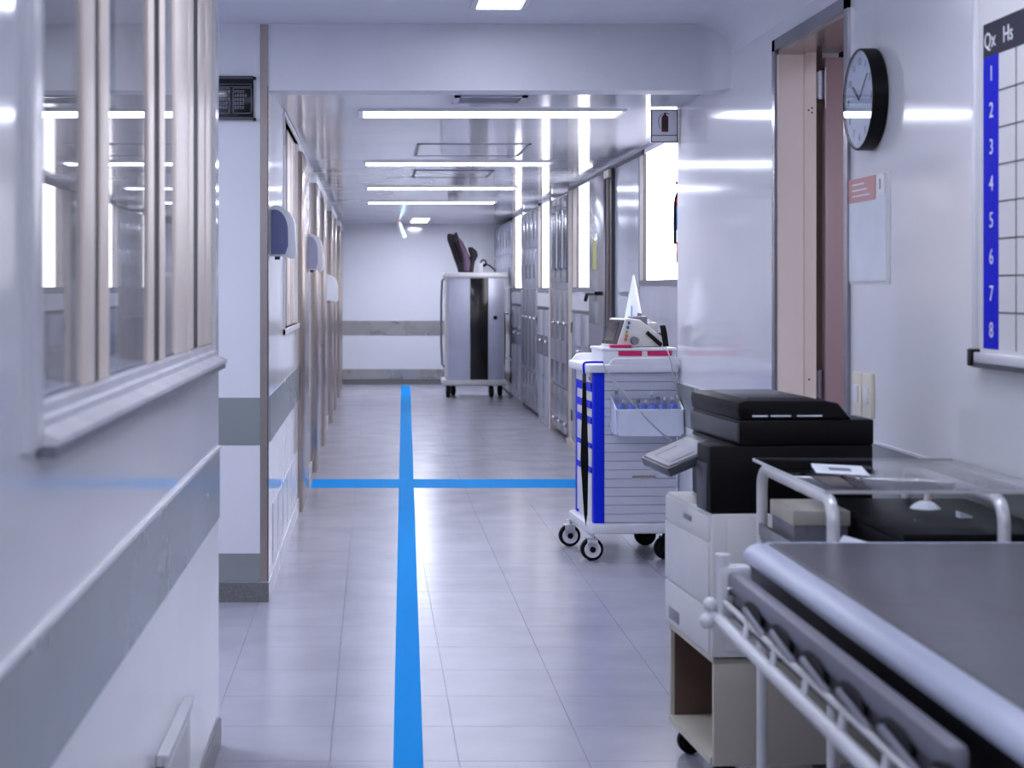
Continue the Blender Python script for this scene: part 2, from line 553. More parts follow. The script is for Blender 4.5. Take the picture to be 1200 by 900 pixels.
ceiling_light(-0.06, 1.39, 3.8, 4.1, HALL_Z, 'added fill strip on the hall ceiling above the bed, out of view')  # unseen strip added to light the foreground
ceiling_light(-2.4, -1.0, 5.75, 6.2, HALL_Z, 'added fill strip over the side passage beyond the near wall, out of view', m='lamp_fill')  # unseen strip added to brighten the banded wall end
ceiling_light(-0.06, 1.39, 0.4, 0.7, HALL_Z, 'added fill strip on the hall ceiling above the photographer, out of view', m='lamp_fill')  # unseen strip added as frontal fill from the camera side

# ================================================================== hall walls
wl = MB()
WY0, WY1, WZ0, WZ1 = 2.44, 5.215, 1.26, 2.56
wl.box(-0.66, XL, -3.2, 5.31, 0, WZ0)
wl.box(-0.66, XL, -3.2, 5.31, WZ1, HALL_Z)
wl.box(-0.66, XL, -3.2, WY0, WZ0, WZ1)
wl.box(-0.66, XL, WY1, 5.31, WZ0, WZ1)
wall_left = struct('wall_left', wl, 'wall', 'white glossy near wall holding the sliding window', 'wall')
bx(XL, XL + 0.004, -3.2, 5.31, 0.752, 0.977).build('wall_band', 'band', wall_left)
bx(XL, XL + 0.009, -3.2, 5.31, 0.977, 0.986).build('band_lip', 'white_alu', wall_left)
bx(-0.67, XL + 0.008, -3.2, 5.318, 0, 0.092).build('skirting', 'terrazzo', wall_left)

# sliding window of the near wall
t = thing('window_1', 'sliding window with beige aluminium stiles mirroring the corridor', 'window', (XL, 3.8, WZ0), kind='structure')
bx(-0.60, XL + 0.012, WY0 - 0.1, WY0, WZ0 - 0.0, WZ1, bev=0.004).build('casing', 'white_alu', t)
bx(-0.60, XL + 0.012, WY0 - 0.1, WY1 + 0.03, WZ1, WZ1 + 0.06).build('head', 'white_alu', t)
sl = MB().prism([(-0.62, 1.262), (XL + 0.035, 1.262), (XL + 0.035, 1.272), (XL + 0.004, 1.285), (XL + 0.004, 1.298), (XL - 0.008, 1.302), (XL - 0.008, 1.318), (XL - 0.02, 1.322), (XL - 0.02, 1.332), (-0.62, 1.34)], 'Y', WY0, WY1 + 0.02)
sl.build('sill', 'white_alu', t)
sl = bx(XL - 0.10, XL + 0.03, WY0, WY1 + 0.02, 1.244, 1.262); sl.build('sill_drip', 'midgrey', t)
stiles = [(2.44, 2.47, 0.012), (2.91, 3.04, 0.014), (3.09, 3.207, 0.014), (3.757, 3.858, 0.014), (3.962, 4.06, 0.014), (4.285, 4.556, 0.014), (4.575, 4.70, 0.014), (4.83, 5.0, 0.014), (5.02, 5.215, 0.012)]
for a, b, rec in stiles:
    bx(-0.60, XL - rec, a, b, 1.325, WZ1, bev=0.004).build('stile', 'beige_alu', t)
for a, b in ((3.04, 3.09), (3.858, 3.962), (4.556, 4.575), (4.70, 4.83), (5.0, 5.02)):
    bx(-0.60, XL - 0.017, a, b, 1.325, WZ1).build('gasket', 'gasket', t)
for a, b in ((2.47, 2.91), (3.207, 3.757), (4.06, 4.285)):
    bx(XL - 0.026, XL - 0.020, a, b, 1.325, WZ1).build('pane', 'glass', t)

# socket cover low on the near wall
o = thing('wall_socket_box', 'shallow white socket cover low on the near wall under the sliding window', 'socket', (XL, 4.05, 0.2))
bx(XL, XL + 0.018, 3.78, 4.33, 0.18, 0.405, bev=0.004).build('cover', 'white', o)
bx(XL, XL + 0.03, 3.78, 4.33, 0.398, 0.412, bev=0.003).build('top_ledge', 'white', o)
bx(XL + 0.018, XL + 0.021, 3.86, 4.25, 0.22, 0.36).build('recess_plate', 'offwhite', o)
bx(XL + 0.002, XL + 0.02, 3.768, 3.779, 0.2, 0.385).build('cable_slot', 'darkgrey', o)

# room behind the window (dim)
rm = MB()
rm.box(-3.2, -3.1, -3.2, 5.31, 0, HALL_Z)
rm.box(-3.1, -0.66, 5.2, 5.31, 0, HALL_Z)
rm.box(-3.2, -3.1, 5.31, Y_COL, 0, HALL_Z)
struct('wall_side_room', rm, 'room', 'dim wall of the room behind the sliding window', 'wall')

# recess wall with the green bands (front of the column)
wc = MB()
wc.box(-3.2, XL, Y_COL, Y_COL + 0.14, 0, HALL_Z)
wall_col = struct('wall_recess', wc, 'wall', 'white wall end facing the hall with two grey-green bands', 'wall')
bx(-3.2, XL - 0.034, Y_COL - 0.004, Y_COL, 0.752, 0.977).build('wall_band', 'band', wall_col)
bx(-3.2, XL - 0.034, Y_COL - 0.004, Y_COL, 0.098, 0.232).build('kick_band', 'band', wall_col)
bx(-3.2, XL + 0.006, Y_COL - 0.012, Y_COL, 0, 0.092).build('skirting', 'terrazzo', wall_col)
cg = MB()
cg.box(XL - 0.036, XL + 0.003, Y_COL - 0.006, Y_COL, 0.10, HALL_Z - 0.005)
cg.box(XL, XL + 0.004, Y_COL - 0.006, Y_COL + 0.04, 0.10, HALL_Z - 0.3)
struct('trim_4', cg, 'steel_jamb', 'steel corner guard on the banded wall end', 'corner guard')

# directory board on the recess wall
t = thing('directory_board', 'small black directory board with two grey text columns beside the steel corner guard', 'sign', (-0.68, Y_COL, 2.31))
bx(-0.80, -0.575, Y_COL - 0.022, Y_COL, 2.305, 2.515, bev=0.002).build('board', 'blackgloss', t)
bx(-0.80, -0.575, Y_COL - 0.027, Y_COL - 0.022, 2.500, 2.515).build('top_rail', 'darkgrey', t)
bx(-0.80, -0.575, Y_COL - 0.027, Y_COL - 0.022, 2.305, 2.318).build('bottom_rail', 'darkgrey', t)
for z in (2.302, 2.498):
    bx(-0.577, -0.563, Y_COL - 0.03, Y_COL, z, z + 0.012).build('corner_cap', 'black', t)
def outline(x0, x1, z0, z1, m, w_=0.0025):
    for a in ((x0, x1, z0, z0 + w_), (x0, x1, z1 - w_, z1), (x0, x0 + w_, z0, z1), (x1 - w_, x1, z0, z1)):
        bx(a[0], a[1], Y_COL - 0.0235, Y_COL - 0.022, a[2], a[3]).build('frame_line', m, t)
outline(-0.755, -0.585, 2.462, 2.476, 'text_grey', 0.0015)
outline(-0.755, -0.688, 2.335, 2.458, 'text_grey')
outline(-0.672, -0.583, 2.335, 2.458, 'text_grey')
for x0 in (-0.745, -0.665):
    tm = MB()
    for r_ in range(5):
        z = 2.446 - r_ * 0.019
        for q in range(random.randint(4, 5)):
            xa = x0 + q * 0.0125
            tm.box(xa, xa + 0.0095, Y_COL - 0.0232, Y_COL - 0.022, z - 0.006, z - 0.001)
            tm.box(xa, xa + 0.007, Y_COL - 0.0232, Y_COL - 0.022, z - 0.013, z - 0.009)
    tm.build('text_block', 'text_grey', t)['kind'] = 'stuff'

# right wall of the hall with the door opening
DY0, DY1, DZ = 5.78, 6.80, 2.507
wr = MB()
wr.box(XR, XR + 0.26, -3.2, DY0, 0, HALL_Z)
wr.box(XR, XR + 0.26, DY1, 9.02, 0, HALL_Z)
wr.box(XR, XR + 0.26, DY0, DY1, DZ, HALL_Z)
wall_right = struct('wall_right', wr, 'wall', 'white glossy wall carrying the clock and whiteboard', 'wall')
for a, b in ((-3.2, DY0 - 0.03), (DY1 + 0.03, 9.022)):
    bx(XR - 0.004, XR, a, b, 0.752, 0.977).build('wall_band', 'band', wall_right)
    bx(XR - 0.009, XR, a, b, 0.977, 0.985).build('band_lip', 'white_alu', wall_right)
    bx(XR - 0.008, XR, a, b, 0, 0.092).build('skirting', 'terrazzo', wall_right)

# steel door and frame
t = thing('door_1', 'tall steel door standing open in its frame beside the wall clock', 'door', (XR, 6.3, 0), kind='structure')
fr = MB()
fr.box(XR - 0.012, XR + 0.01, DY1 - 0.012, DY1 + 0.035, 0, DZ + 0.035)
fr.box(XR - 0.012, XR + 0.01, DY0 - 0.035, DY0 + 0.012, 0, DZ + 0.035)
fr.box(XR - 0.012, XR + 0.01, DY0 - 0.035, DY1 + 0.035, DZ - 0.012, DZ + 0.035)
fr.build('architrave', 'steel', t)
jb = MB()
jb.box(XR, XR + 0.105, DY1 - 0.03, DY1, 0, DZ)
jb.box(XR + 0.109, XR + 0.16, DY1 - 0.022, DY1, 0, DZ)
jb.build('jamb', 'door_frame', t)
bx(XR, XR + 0.26, DY0, DY0 + 0.02, 0, DZ).build('jamb', 'door_frame', t)
hd = MB()
hd.box(XR, XR + 0.105, DY0, DY1, DZ - 0.03, DZ)
hd.box(XR + 0.109, XR + 0.26, DY0, DY1, DZ - 0.02, DZ)
hd.build('head', 'steel_jamb', t)
bx(XR + 0.165, XR + 0.187, DY1 - 0.012, DY1, 0, DZ - 0.02).build('hinge_stop', 'brown', t)
for z in (2.35, 1.10, 0.3):
    hb = MB().cyl((XR + 0.178, DY1 - 0.022, z - 0.06), (XR + 0.178, DY1 - 0.022, z + 0.06), 0.008, n=10)
    hb.box(XR + 0.162, XR + 0.178, DY1 - 0.026, DY1 - 0.02, z - 0.055, z + 0.055)
    hb.build('hinge', 'steel', t)
for (dx, z) in ((0.128, 2.245), (0.142, 2.255), (0.142, 2.235), (0.13, 1.12)):
    MB().cyl((XR + dx, DY1 - 0.024, z), (XR + dx, DY1 - 0.020, z), 0.004, n=8).build('screw', 'brown', t)
lf = bx(XR + 0.19, XR + 1.10, DY1 - 0.055, DY1 - 0.012, 0.01, 2.462, bev=0.002)
lf.build('door_leaf', 'leaf', t)
bx(XR + 0.187, XR + 0.192, DY1 - 0.056, DY1 - 0.011, 2.25, 2.42).build('edge_plate', 'chrome', t)

# room behind the door
rm = MB()
rm.box(3.3, 3.4, 5.0, 9.0, 0, HALL_Z)
rm.box(1.95, 3.3, 8.0, 8.1, 0, HALL_Z)
rm.box(1.95, 3.3, 4.5, 4.6, 0, HALL_Z)
rm.box(1.95, 3.4, 4.5, 8.1, HALL_Z, HALL_Z + 0.08)
struct('wall_back_room', rm, 'pinkroom', 'pale pink wall of the room behind the open steel door', 'wall')
ceiling_light(2.3, 3.0, 5.3, 5.6, HALL_Z, 'added fill lamp on the ceiling behind the steel door, out of view')  # unseen lamp added to light the pink room

# wall behind the photographer
struct('wall_back', bx(-3.2, 2.2, -3.2, -3.1, 0, HALL_Z), 'wall', 'white wall behind the photographer, out of view', 'wall')

# ================================================================== corridor, left wall
wk = MB()
LY0, LY1, LZ0, LZ1 = 9.1, 10.86, 1.27, 2.47
wk.box(-0.72, XL, Y_COL + 0.14, 25.5, 0, LZ0)
wk.box(-0.72, XL, Y_COL + 0.14, LY0, LZ0, COR_Z)
wk.box(-0.72, XL, LY1, 25.5, LZ0, COR_Z)
wk.box(-0.72, XL, LY0, LY1, LZ1, COR_Z)
wall_cl = struct('wall_corridor_left', wk, 'wall', 'white corridor wall with soap dispensers and steel door frames', 'wall')
bx(XL, XL + 0.004, Y_COL + 0.14, 10.86, 0.752, 0.977).build('wall_band', 'band', wall_cl)
bx(XL, XL + 0.007, Y_COL, 25.35, 0, 0.092).build('skirting', 'white_alu', wall_cl)
# small white vent tiles low on that wall
for k in range(6):
    bx(XL, XL + 0.003, 8.15 + k * 0.45, 8.52 + k * 0.45, 0.12, 0.42).build('kick_plate', 'white_alu', wall_cl)

t = thing('window_2', 'narrow corridor window with dark gasket and beige steel jambs behind the soap dispenser', 'window', (XL, 10, LZ0), kind='structure')
for a in ((LY0 - 0.03, LY0, LZ0 - 0.03, LZ1), (LY0 - 0.03, LY1 + 0.02, LZ1, LZ1 + 0.02), (LY0 - 0.03, LY1 + 0.02, LZ0 - 0.03, LZ0)):
    bx(-0.70, XL + 0.012, a[0], a[1], a[2], a[3]).build('casing', 'white_alu', t)
bx(-0.70, XL - 0.02, LY1 - 0.5, LY1, LZ0, LZ1).build('jamb', 'steel_warm', t)
bx(-0.70, XL - 0.02, 9.9, 10.3, LZ0, LZ1).build('stile', 'steel_warm', t)
bx(-0.70, XL - 0.03, 9.72, 9.9, LZ0, LZ1).build('gasket', 'gasket', t)
bx(-0.60, -0.594, 9.1, 9.72, LZ0, LZ1).build('pane', 'glass', t)
bx(-0.60, -0.594, 10.3, 10.36, LZ0, LZ1).build('pane', 'glass', t)
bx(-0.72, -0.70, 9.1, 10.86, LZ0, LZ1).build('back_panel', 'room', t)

# steel-clad pilasters and doors, seen edge on
bx(XL, XL + 0.03, 10.88, 12.0, 0.0, 2.42, bev=0.003).build('steel_pilaster', 'steel_jamb', wall_cl)
def edge_door(n, y0, y1, label, z1=2.36):
    t = thing('door_%d' % n, label, 'door', (XL, (y0 + y1) / 2, 0), kind='structure')
    fw = min(0.7, (y1 - y0) * 0.26)
    bx(XL, XL + 0.045, y0, y0 + fw, 0, z1, bev=0.003).build('jamb', 'steel_jamb', t)
    bx(XL, XL + 0.04, y1 - fw, y1, 0, z1, bev=0.003).build('jamb', 'steel_jamb', t)
    bx(XL, XL + 0.045, y0, y1, z1, z1 + 0.07, bev=0.003).build('head', 'white_alu', t)
    ym = (y0 + y1) / 2
    bx(XL, XL + 0.012, y0 + fw, ym - 0.004, 0.02, z1).build('door_leaf', 'steel_warm', t)
    bx(XL, XL + 0.012, ym + 0.004, y1 - fw, 0.02, z1).build('door_leaf', 'wall', t)
    bx(XL + 0.008, XL + 0.05, ym - 0.12, ym - 0.09, 1.0, 1.16).build('door_handle', 'chrome', t)
    return t
edge_door(2, 13.2, 16.1, 'first steel double door beyond the banded wall end')
edge_door(3, 18.0, 20.6, 'second steel double door beyond the banded wall end')
edge_door(4, 22.2, 24.4, 'last steel double door before the end wall')

# soap dispensers
def dispenser(y, z0, z1, proj, wd, m, label):
    t = thing('soap_dispenser', label, 'soap dispenser', (XL, y, z0), 'wall soap dispensers')
    H = z1 - z0
    prof = [(XL, z0 + 0.01), (XL, z1 - 0.015), (XL + 0.02, z1)]
    for i in range(9):
        a = PI / 2 * i / 8
        prof.append((XL + 0.02 + (proj - 0.02) * math.sin(a), z1 - H * 0.42 * (1 - math.cos(a))))
    prof += [(XL + proj + 0.004, z0 + 0.02), (XL + proj - 0.01, z0), (XL + proj - 0.03, z0)]
    prof.append((XL + proj - 0.04, z0 + 0.01))
    MB().prism(prof, 'Y', y, y + wd, 0.004).build('cover', 'white', t)
    p2 = [(XL + 0.006, z0 + 0.02), (XL + 0.006, z1 - 0.025), (XL + 0.02, z1 - 0.02)]
    for i in range(9):
        a = PI / 2 * i / 8
        p2.append((XL + 0.02 + (proj - 0.055) * math.sin(a), z1 - 0.02 - H * 0.40 * (1 - math.cos(a))))
    p2 += [(XL + proj - 0.034, z0 + 0.06), (XL + proj - 0.05, z0 + 0.02)]
    MB().prism(p2, 'Y', y - 0.004, y + 0.01).build('side_panel', m, t)
    bx(XL + 0.02, XL + 0.045, y + 0.04, y + 0.07, z0 - 0.006, z0 + 0.012).build('nozzle', 'darkgrey', t)
    return t
dispenser(7.95, 1.648, 1.908, 0.122, 0.11, 'sanit_blue', 'white soap dispenser with slate-blue side, nearest on the corridor wall')
dispenser(11.85, 1.625, 1.90, 0.112, 0.11, 'sanit_lilac', 'soap dispenser with pale lilac side, second on the corridor wall').location.x += 0.022
dispenser(17.0, 1.36, 1.645, 0.13, 0.14, 'white', 'all-white soap dispenser mounted low, furthest on the corridor wall')

# ================================================================== end wall
we = struct('wall_end', bx(-0.8, 2.4, Y_END, Y_END + 0.15, 0, 2.7), 'wall', 'white end wall with two horizontal steel bands', 'wall')
bx(XL, XC, Y_END - 0.012, Y_END, 0.775, 0.995).build('wall_band', 'steel_band', we)
bx(XL, XC, Y_END - 0.012, Y_END, 0.09, 0.24).build('kick_band', 'steel_band', we)
bx(XL, XC, Y_END - 0.016, Y_END, 0, 0.085).build('skirting', 'terrazzo', we)

o = thing('ceiling_probe', 'small pale cyan tube hanging from the ceiling by the end wall', 'sensor', (0.43, 24.0, COR_Z))
MB().cyl((0.36, 23.9, COR_Z), (0.38, 23.9, COR_Z - 0.07), 0.03, n=10).build('bracket', 'steel_warm', o)
MB().cyl((0.38, 23.9, COR_Z - 0.07), (0.45, 23.9, COR_Z - 0.25), 0.028, 0.035, n=10).build('tube', 'cyan', o)

# ================================================================== corridor, right wall: windows and cabinets
wx = MB()
def wall_piece(y0, y1, z0, z1):
    wx.box(XC, XC + 0.45, y0, y1, z0, z1)
wall_piece(9.02, 11.42, 0, 1.54)
wall_piece(9.02, 11.42, 2.475, COR_Z + 0.02)
wall_piece(11.42, 13.99, 0, COR_Z + 0.02)
wall_piece(13.99, 15.43, 0, 1.50)
wall_piece(13.99, 15.43, 2.475, COR_Z + 0.02)
wall_piece(15.43, 15.76, 0, COR_Z)
wall_cr = struct('wall_corridor_right', wx, 'panel', 'glossy panelled corridor wall between the bright windows', 'wall')
bx(XC - 0.006, XC, 11.6, 12.72, 0.02, 2.46).build('wall_panel', 'panel', wall_cr)
bx(XC - 0.006, XC, 9.02, 11.4, 0.02, 1.50).build('wall_panel', 'panel', wall_cr)
bx(XC - 0.03, XC, 12.76, 13.06, 0.0, 2.45).build('dark_post', 'darkgrey', wall_cr)
bx(XC - 0.036, XC - 0.03, 12.86, 12.96, 0.0, 2.45).build('post_seal', 'brown', wall_cr)
bx(XC - 0.05, XC - 0.03, 12.78, 13.05, 2.38, 2.44).build('door_closer', 'cream', wall_cr)
bx(XC - 0.01, XC, 11.42, 15.76, 2.44, 2.475).build('top_rail', 'darkgrey', wall_cr)
bx(XC - 0.012, XC, 15.45, 15.74, 0.0, 2.44).build('pilaster', 'beige', wall_cr)
bx(XC - 0.009, XC - 0.006, 12.1, 12.45, 1.44, 1.475).build('name_plate', 'midgrey', wall_cr)
bx(XC - 0.03, XC, 13.99, 15.76, 0, 0.05).build('skirting', 'beige', wall_cr)

for a, b, lab in ((17.44, 18.7, 'wall strip around the narrow window past the glass cabinet'), (20.75, 22.15, 'wall strip around the furthest window')):
    q = MB()
    q.box(XC, XC + 0.45, a, b, 0, 1.50)
    q.box(XC, XC + 0.45, a, b, 2.475, COR_Z + 0.02)
    struct('wall_corridor_right', q, 'panel', lab, 'wall')
struct('wall_corridor_back', bx(XC + 0.45, XC + 0.5, 15.76, 25.4, 0, COR_Z), 'panel', 'outer wall behind the tall cabinets', 'wall')

def right_window(n, y0, y1, z0, label, e=0.3):
    t = thing('window_%d' % n, label, 'window', (XC, (y0 + y1) / 2, z0), kind='structure')
    z1 = 2.475
    bx(XC + 0.012, XC + 0.022, y0, y1, z0, z1).build('pane', 'day', t)
    bx(XC - 0.004, XC + 0.012, y1 - e, y1, z0, z1).build('jamb', 'beige_alu', t)
    bx(XC - 0.006, XC + 0.012, y1 - e - 0.03, y1 - e, z0, z1).build('gasket', 'darkgrey', t)
    bx(XC - 0.004, XC + 0.012, y0, y0 + 0.05, z0, z1).build('jamb', 'beige_alu', t)
    bx(XC - 0.012, XC + 0.012, y0, y1, z0 - 0.03, z0 + 0.012).build('sill', 'midgrey', t)
    bx(XC - 0.004, XC + 0.012, y0, y1, z1 - 0.03, z1).build('head', 'white_alu', t)
    return t
right_window(3, 9.02, 11.56, 1.545, 'brightest window, nearest on the corridor, behind the extinguisher sign', e=0.17)
right_window(4, 13.99, 15.43, 1.50, 'bright window between the steel door leaf and the glass cabinet')
right_window(5, 17.44, 18.7, 1.50, 'narrow bright window between glass cabinet and lockers')
right_window(6, 20.75, 22.15, 1.50, 'narrowest bright window, furthest down the corridor')

# steel door leaf folded flat against that wall
t = thing('door_5', 'steel door leaf with black lever handle and yellow label, folded against the window wall', 'door', (XC - 0.03, 13.5, 0), kind='structure')
bx(XC - 0.045, XC - 0.003, 13.09, 13.98, 0.012, 2.43, bev=0.003).build('door_leaf', 'steel', t)
hh = MB().tube([(XC - 0.05, 13.2, 1.46), (XC - 0.09, 13.2, 1.46), (XC - 0.09, 13.75, 1.46), (XC - 0.09, 13.86, 1.40)], 0.016, n=8)
hh.build('lever_handle', 'black', t)
bx(XC - 0.047, XC - 0.045, 13.5, 13.72, 1.66, 1.90).build('yellow_label', 'yellow', t)
bx(XC - 0.047, XC - 0.045, 13.55, 13.7, 2.0, 2.04).build('white_label', 'paper', t)
bx(XC - 0.047, XC - 0.045, 13.09, 13.98, 1.02, 1.20).build('shade_patch', 'midgrey', t)  # grey patch paints the shadow and reflection across the leaf

def cab_door(t, y0, y1, z0, z1, m, x=XC, hy=None, handle='slot', pane=False):
    d = bx(x - 0.018, x, y0 + 0.008, y1 - 0.008, z0 + 0.008, z1 - 0.008, bev=0.003).build('door', m, t)
    if pane:
        bx(x - 0.021, x - 0.018, y0 + 0.05, y1 - 0.05, z0 + 0.06, z1 - 0.06).build('glass_pane', 'screen', d)
    zc = (z0 + z1) / 2
    if handle == 'slot':
        bx(x - 0.022, x - 0.017, y0 + (y1 - y0) * 0.55, y0 + (y1 - y0) * 0.8, z0 + 0.10, z0 + 0.27).build('handle', 'darkgrey', d)
    elif handle == 'bar':
        MB().tube([(x - 0.018, y0 + 0.07, zc - 0.3), (x - 0.05, y0 + 0.07, zc - 0.28), (x - 0.05, y0 + 0.07, zc + 0.28), (x - 0.018, y0 + 0.07, zc + 0.3)], 0.016, n=8).build('handle', 'chrome', d)
    elif handle == 'knob':
        MB().ball((x - 0.032, y0 + 0.09, z1 - 0.35), 0.02).build('knob', 'chrome', d)
    return d

# low cabinets under the three far windows
def low_cabinet(y0, y1, label):
    t = thing('low_cabinet', label, 'cabinet', (XC, (y0 + y1) / 2, 0), 'low cabinets under the corridor windows')
    bx(XC - 0.005, XC + 0.02, y0, y1, 0.05, 1.465).build('carcass', 'panel', t)
    bx(XC - 0.016, XC - 0.005, y0 + 0.03, y1 - 0.03, 1.30, 1.45).build('apron_panel', 'white', t)
    bx(XC - 0.02, XC - 0.005, y0 + 0.02, y1 - 0.02, 1.272, 1.292).build('dark_rail', 'darkgrey', t)  # dark rail at the joint between apron panel and doors
    ym = (y0 + y1) / 2
    for a, b in ((y0 + 0.03, ym), (ym, y1 - 0.03)):
        d = cab_door(t, a, b, 0.06, 1.27, 'locker', XC - 0.003, handle='knob')
        bx(XC - 0.024, XC - 0.02, a + 0.01, b - 0.01, 0.76, 0.98).build('kick_strip', 'steel', d)
    for z in (0.25, 1.08):
        bx(XC - 0.028, XC - 0.005, y1 - 0.06, y1 - 0.01, z, z + 0.1).build('hinge', 'darkgrey', t)
low_cabinet(13.99, 15.43, 'pale low cabinet under the window next to the steel door leaf')
low_cabinet(17.44, 18.7, 'pale low cabinet under the narrow window past the glass cabinet')
low_cabinet(20.75, 22.15, 'pale low cabinet under the furthest window')

# tall glass-fronted instrument cabinet
t = thing('instrument_cabinet', 'tall steel instrument cabinet with three glazed upper doors and chrome bars', 'cabinet', (XC, 16.5, 0))
bx(XC, XC + 0.42, 15.78, 17.27, 0.05, 2.44).build('carcass', 'steel', t)
for k in range(3):
    a = 15.78 + k * 0.49
    cab_door(t, a, a + 0.49, 1.55, 2.42, 'steel', handle='bar', pane=True)
    d = cab_door(t, a, a + 0.49, 0.53, 1.50, 'steel', handle='knob')
    bx(XC - 0.022, XC - 0.018, a + 0.02, a + 0.47, 0.76, 0.98).build('band_plate', 'midgrey', d)
    cab_door(t, a, a + 0.49, 0.06, 0.51, 'steel', handle='knob')
bx(XC - 0.02, XC + 0.3, 17.27, 17.42, 0.0, 2.44).build('end_panel', 'steel_warm', t)

def locker(y0, y1, n, label):
    t = thing('locker', label, 'locker', (XC, (y0 + y1) / 2, 0), 'tall grey lockers at the far end')
    bx(XC, XC + 0.42, y0, y1, 0.05, 2.44).build('carcass', 'locker', t)
    wd = (y1 - y0) / n
    for k in range(n):
        a = y0 + k * wd
        cab_door(t, a, a + wd, 1.98, 2.42, 'locker', handle='slot')
        cab_door(t, a, a + wd, 1.52, 1.96, 'locker', handle='slot')
        cab_door(t, a, a + wd, 0.53, 1.50, 'steel', handle='knob')
        cab_door(t, a, a + wd, 0.06, 0.51, 'steel', handle='none')
    return t
locker(18.73, 20.72, 4, 'grey locker block between the two narrow windows')
locker(22.18, 25.3, 6, 'grey locker block in the far corner behind the trolley')

# ================================================================== things on the clock wall
# wall clock
cy, cz, cr = 5.487, 2.139, 0.172
t = thing('wall_clock', 'round black-rimmed wall clock beside the steel door', 'clock', (XR, cy, cz - cr))
MB().lathe((XR, cy, cz), [(cr - 0.006, 0), (cr, -0.004), (cr, -0.050), (cr - 0.004, -0.054), (cr - 0.006, -0.054), (cr - 0.007, -0.044), (0.01, -0.044)], 'X', 48).build('case', 'black', t)
MB().lathe((XR, cy, cz), [(cr - 0.008, -0.044), (cr - 0.008, -0.0455), (0.001, -0.0455)], 'X', 40).build('face', 'clockface', t)
for k in range(12):
    a = 2 * PI * k / 12
    text('numeral', str(12 if k == 0 else k), 0.036, 'darkgrey', t, (XR - 0.0462, cy - 0.128 * math.sin(a), cz + 0.128 * math.cos(a)), FACE_NX)
for ang, ln, wd in ((305, 0.085, 0.008), (50, 0.12, 0.005)):
    a = math.radians(ang)
    MB().cyl((XR - 0.0485, cy, cz), (XR - 0.0485, cy - ln * math.sin(a), cz + ln * math.cos(a)), wd / 2, n=6).build('hand', 'darkgrey', t)
MB().lathe((XR, cy, cz), [(cr - 0.007, -0.0515), (cr - 0.007, -0.053), (0.001, -0.053)], 'X', 40).build('lens', 'clear', t)

# document sleeve
t = thing('document_sleeve', 'clear plastic sleeve with a blank white sheet under a pale red header, below the clock', 'notice', (XR, 5.5, 1.52))
bx(XR - 0.003, XR, 5.30, 5.75, 1.515, 1.885).build('backing', 'offwhite', t)
bx(XR - 0.006, XR - 0.003, 5.335, 5.745, 1.525, 1.815).build('sheet', 'paper', t)
bx(XR - 0.008, XR - 0.0032, 5.44, 5.745, 1.80, 1.882).build('header_label', 'pinkred', t)
for k in range(3):
    bx(XR - 0.0085, XR - 0.008, 5.50 + k * 0.03, 5.70, 1.818 + k * 0.02, 1.824 + k * 0.02).build('print_line', 'paper', t)
bx(XR - 0.008, XR - 0.003, 5.345, 5.43, 1.81, 1.882).build('code_label', 'white', t)
bx(XR - 0.0085, XR - 0.008, 5.38, 5.395, 1.83, 1.865).build('print_line', 'midgrey', t)

# switches
for y0, y1, lab in ((5.585, 5.685, 'cream light switch beside the door frame, first of the pair'), (5.47, 5.575, 'cream light switch further from the door frame, second of the pair')):
    t = thing('light_switch', lab, 'light switch', (XR, (y0 + y1) / 2, 1.065), 'cream light switches')
    bx(XR - 0.012, XR, y0, y1, 1.06, 1.21, bev=0.003).build('plate', 'cream', t)
    bx(XR - 0.019, XR - 0.011, y0 + 0.03, y1 - 0.03, 1.105, 1.165, bev=0.003).build('rocker', 'white', t)

# whiteboard schedule
t = thing('schedule_whiteboard', 'framed schedule whiteboard with a blue number column and dark header', 'whiteboard', (XR, 3.8, 1.3))
BY0, BY1 = 2.9, 4.512
bx(XR - 0.016, XR, BY0, BY1, 1.30, 2.42).build('panel', 'offwhite', t)
fr = MB()
fr.box(XR - 0.026, XR, BY1 - 0.022, BY1, 1.315, 2.42, bev=0.003)
fr.build('frame', 'white_alu', t)
bx(XR - 0.026, XR, BY0, BY1 - 0.02, 2.40, 2.42, bev=0.003).build('frame', 'white_alu', t)
bx(XR - 0.035, XR, BY0, BY1 - 0.035, 1.296, 1.325, bev=0.004).build('frame', 'white_alu', t)
bx(XR - 0.036, XR, BY0, BY1 - 0.03, 1.283, 1.297).build('marker_tray', 'darkgrey', t)
bx(XR - 0.04, XR, BY1 - 0.036, BY1 + 0.002, 1.285, 1.333, bev=0.004).build('corner_cap', 'black', t)
bx(XR - 0.0175, XR - 0.016, BY0 + 0.05, 4.449, 2.13, 2.222).build('header_strip', 'slate', t)
bx(XR - 0.0175, XR - 0.016, 4.343, 4.449, 1.336, 2.13).build('number_column', 'royal', t)
rh = (2.13 - 1.336) / 8
text('header_text', 'Qx', 0.062, 'white', t, (XR - 0.018, 4.40, 2.172), FACE_NX)
text('header_text', 'Hs', 0.062, 'white', t, (XR - 0.018, 4.275, 2.172), FACE_NX)
for k in range(8):
    z = 2.13 - (k + 0.5) * rh
    text('row_number', str(k + 1), 0.06, 'white', t, (XR - 0.018, 4.39, z), FACE_NX)
    if k:
        bx(XR - 0.0172, XR - 0.016, BY0 + 0.05, 4.343, z + rh / 2 - 0.002, z + rh / 2 + 0.002).build('grid_line', 'darkgrey', t)
for y in (4.224, 4.0, 3.6, 3.2):
    bx(XR - 0.0172, XR - 0.016, y - 0.002, y + 0.002, 1.336, 2.13).build('grid_line', 'darkgrey', t)

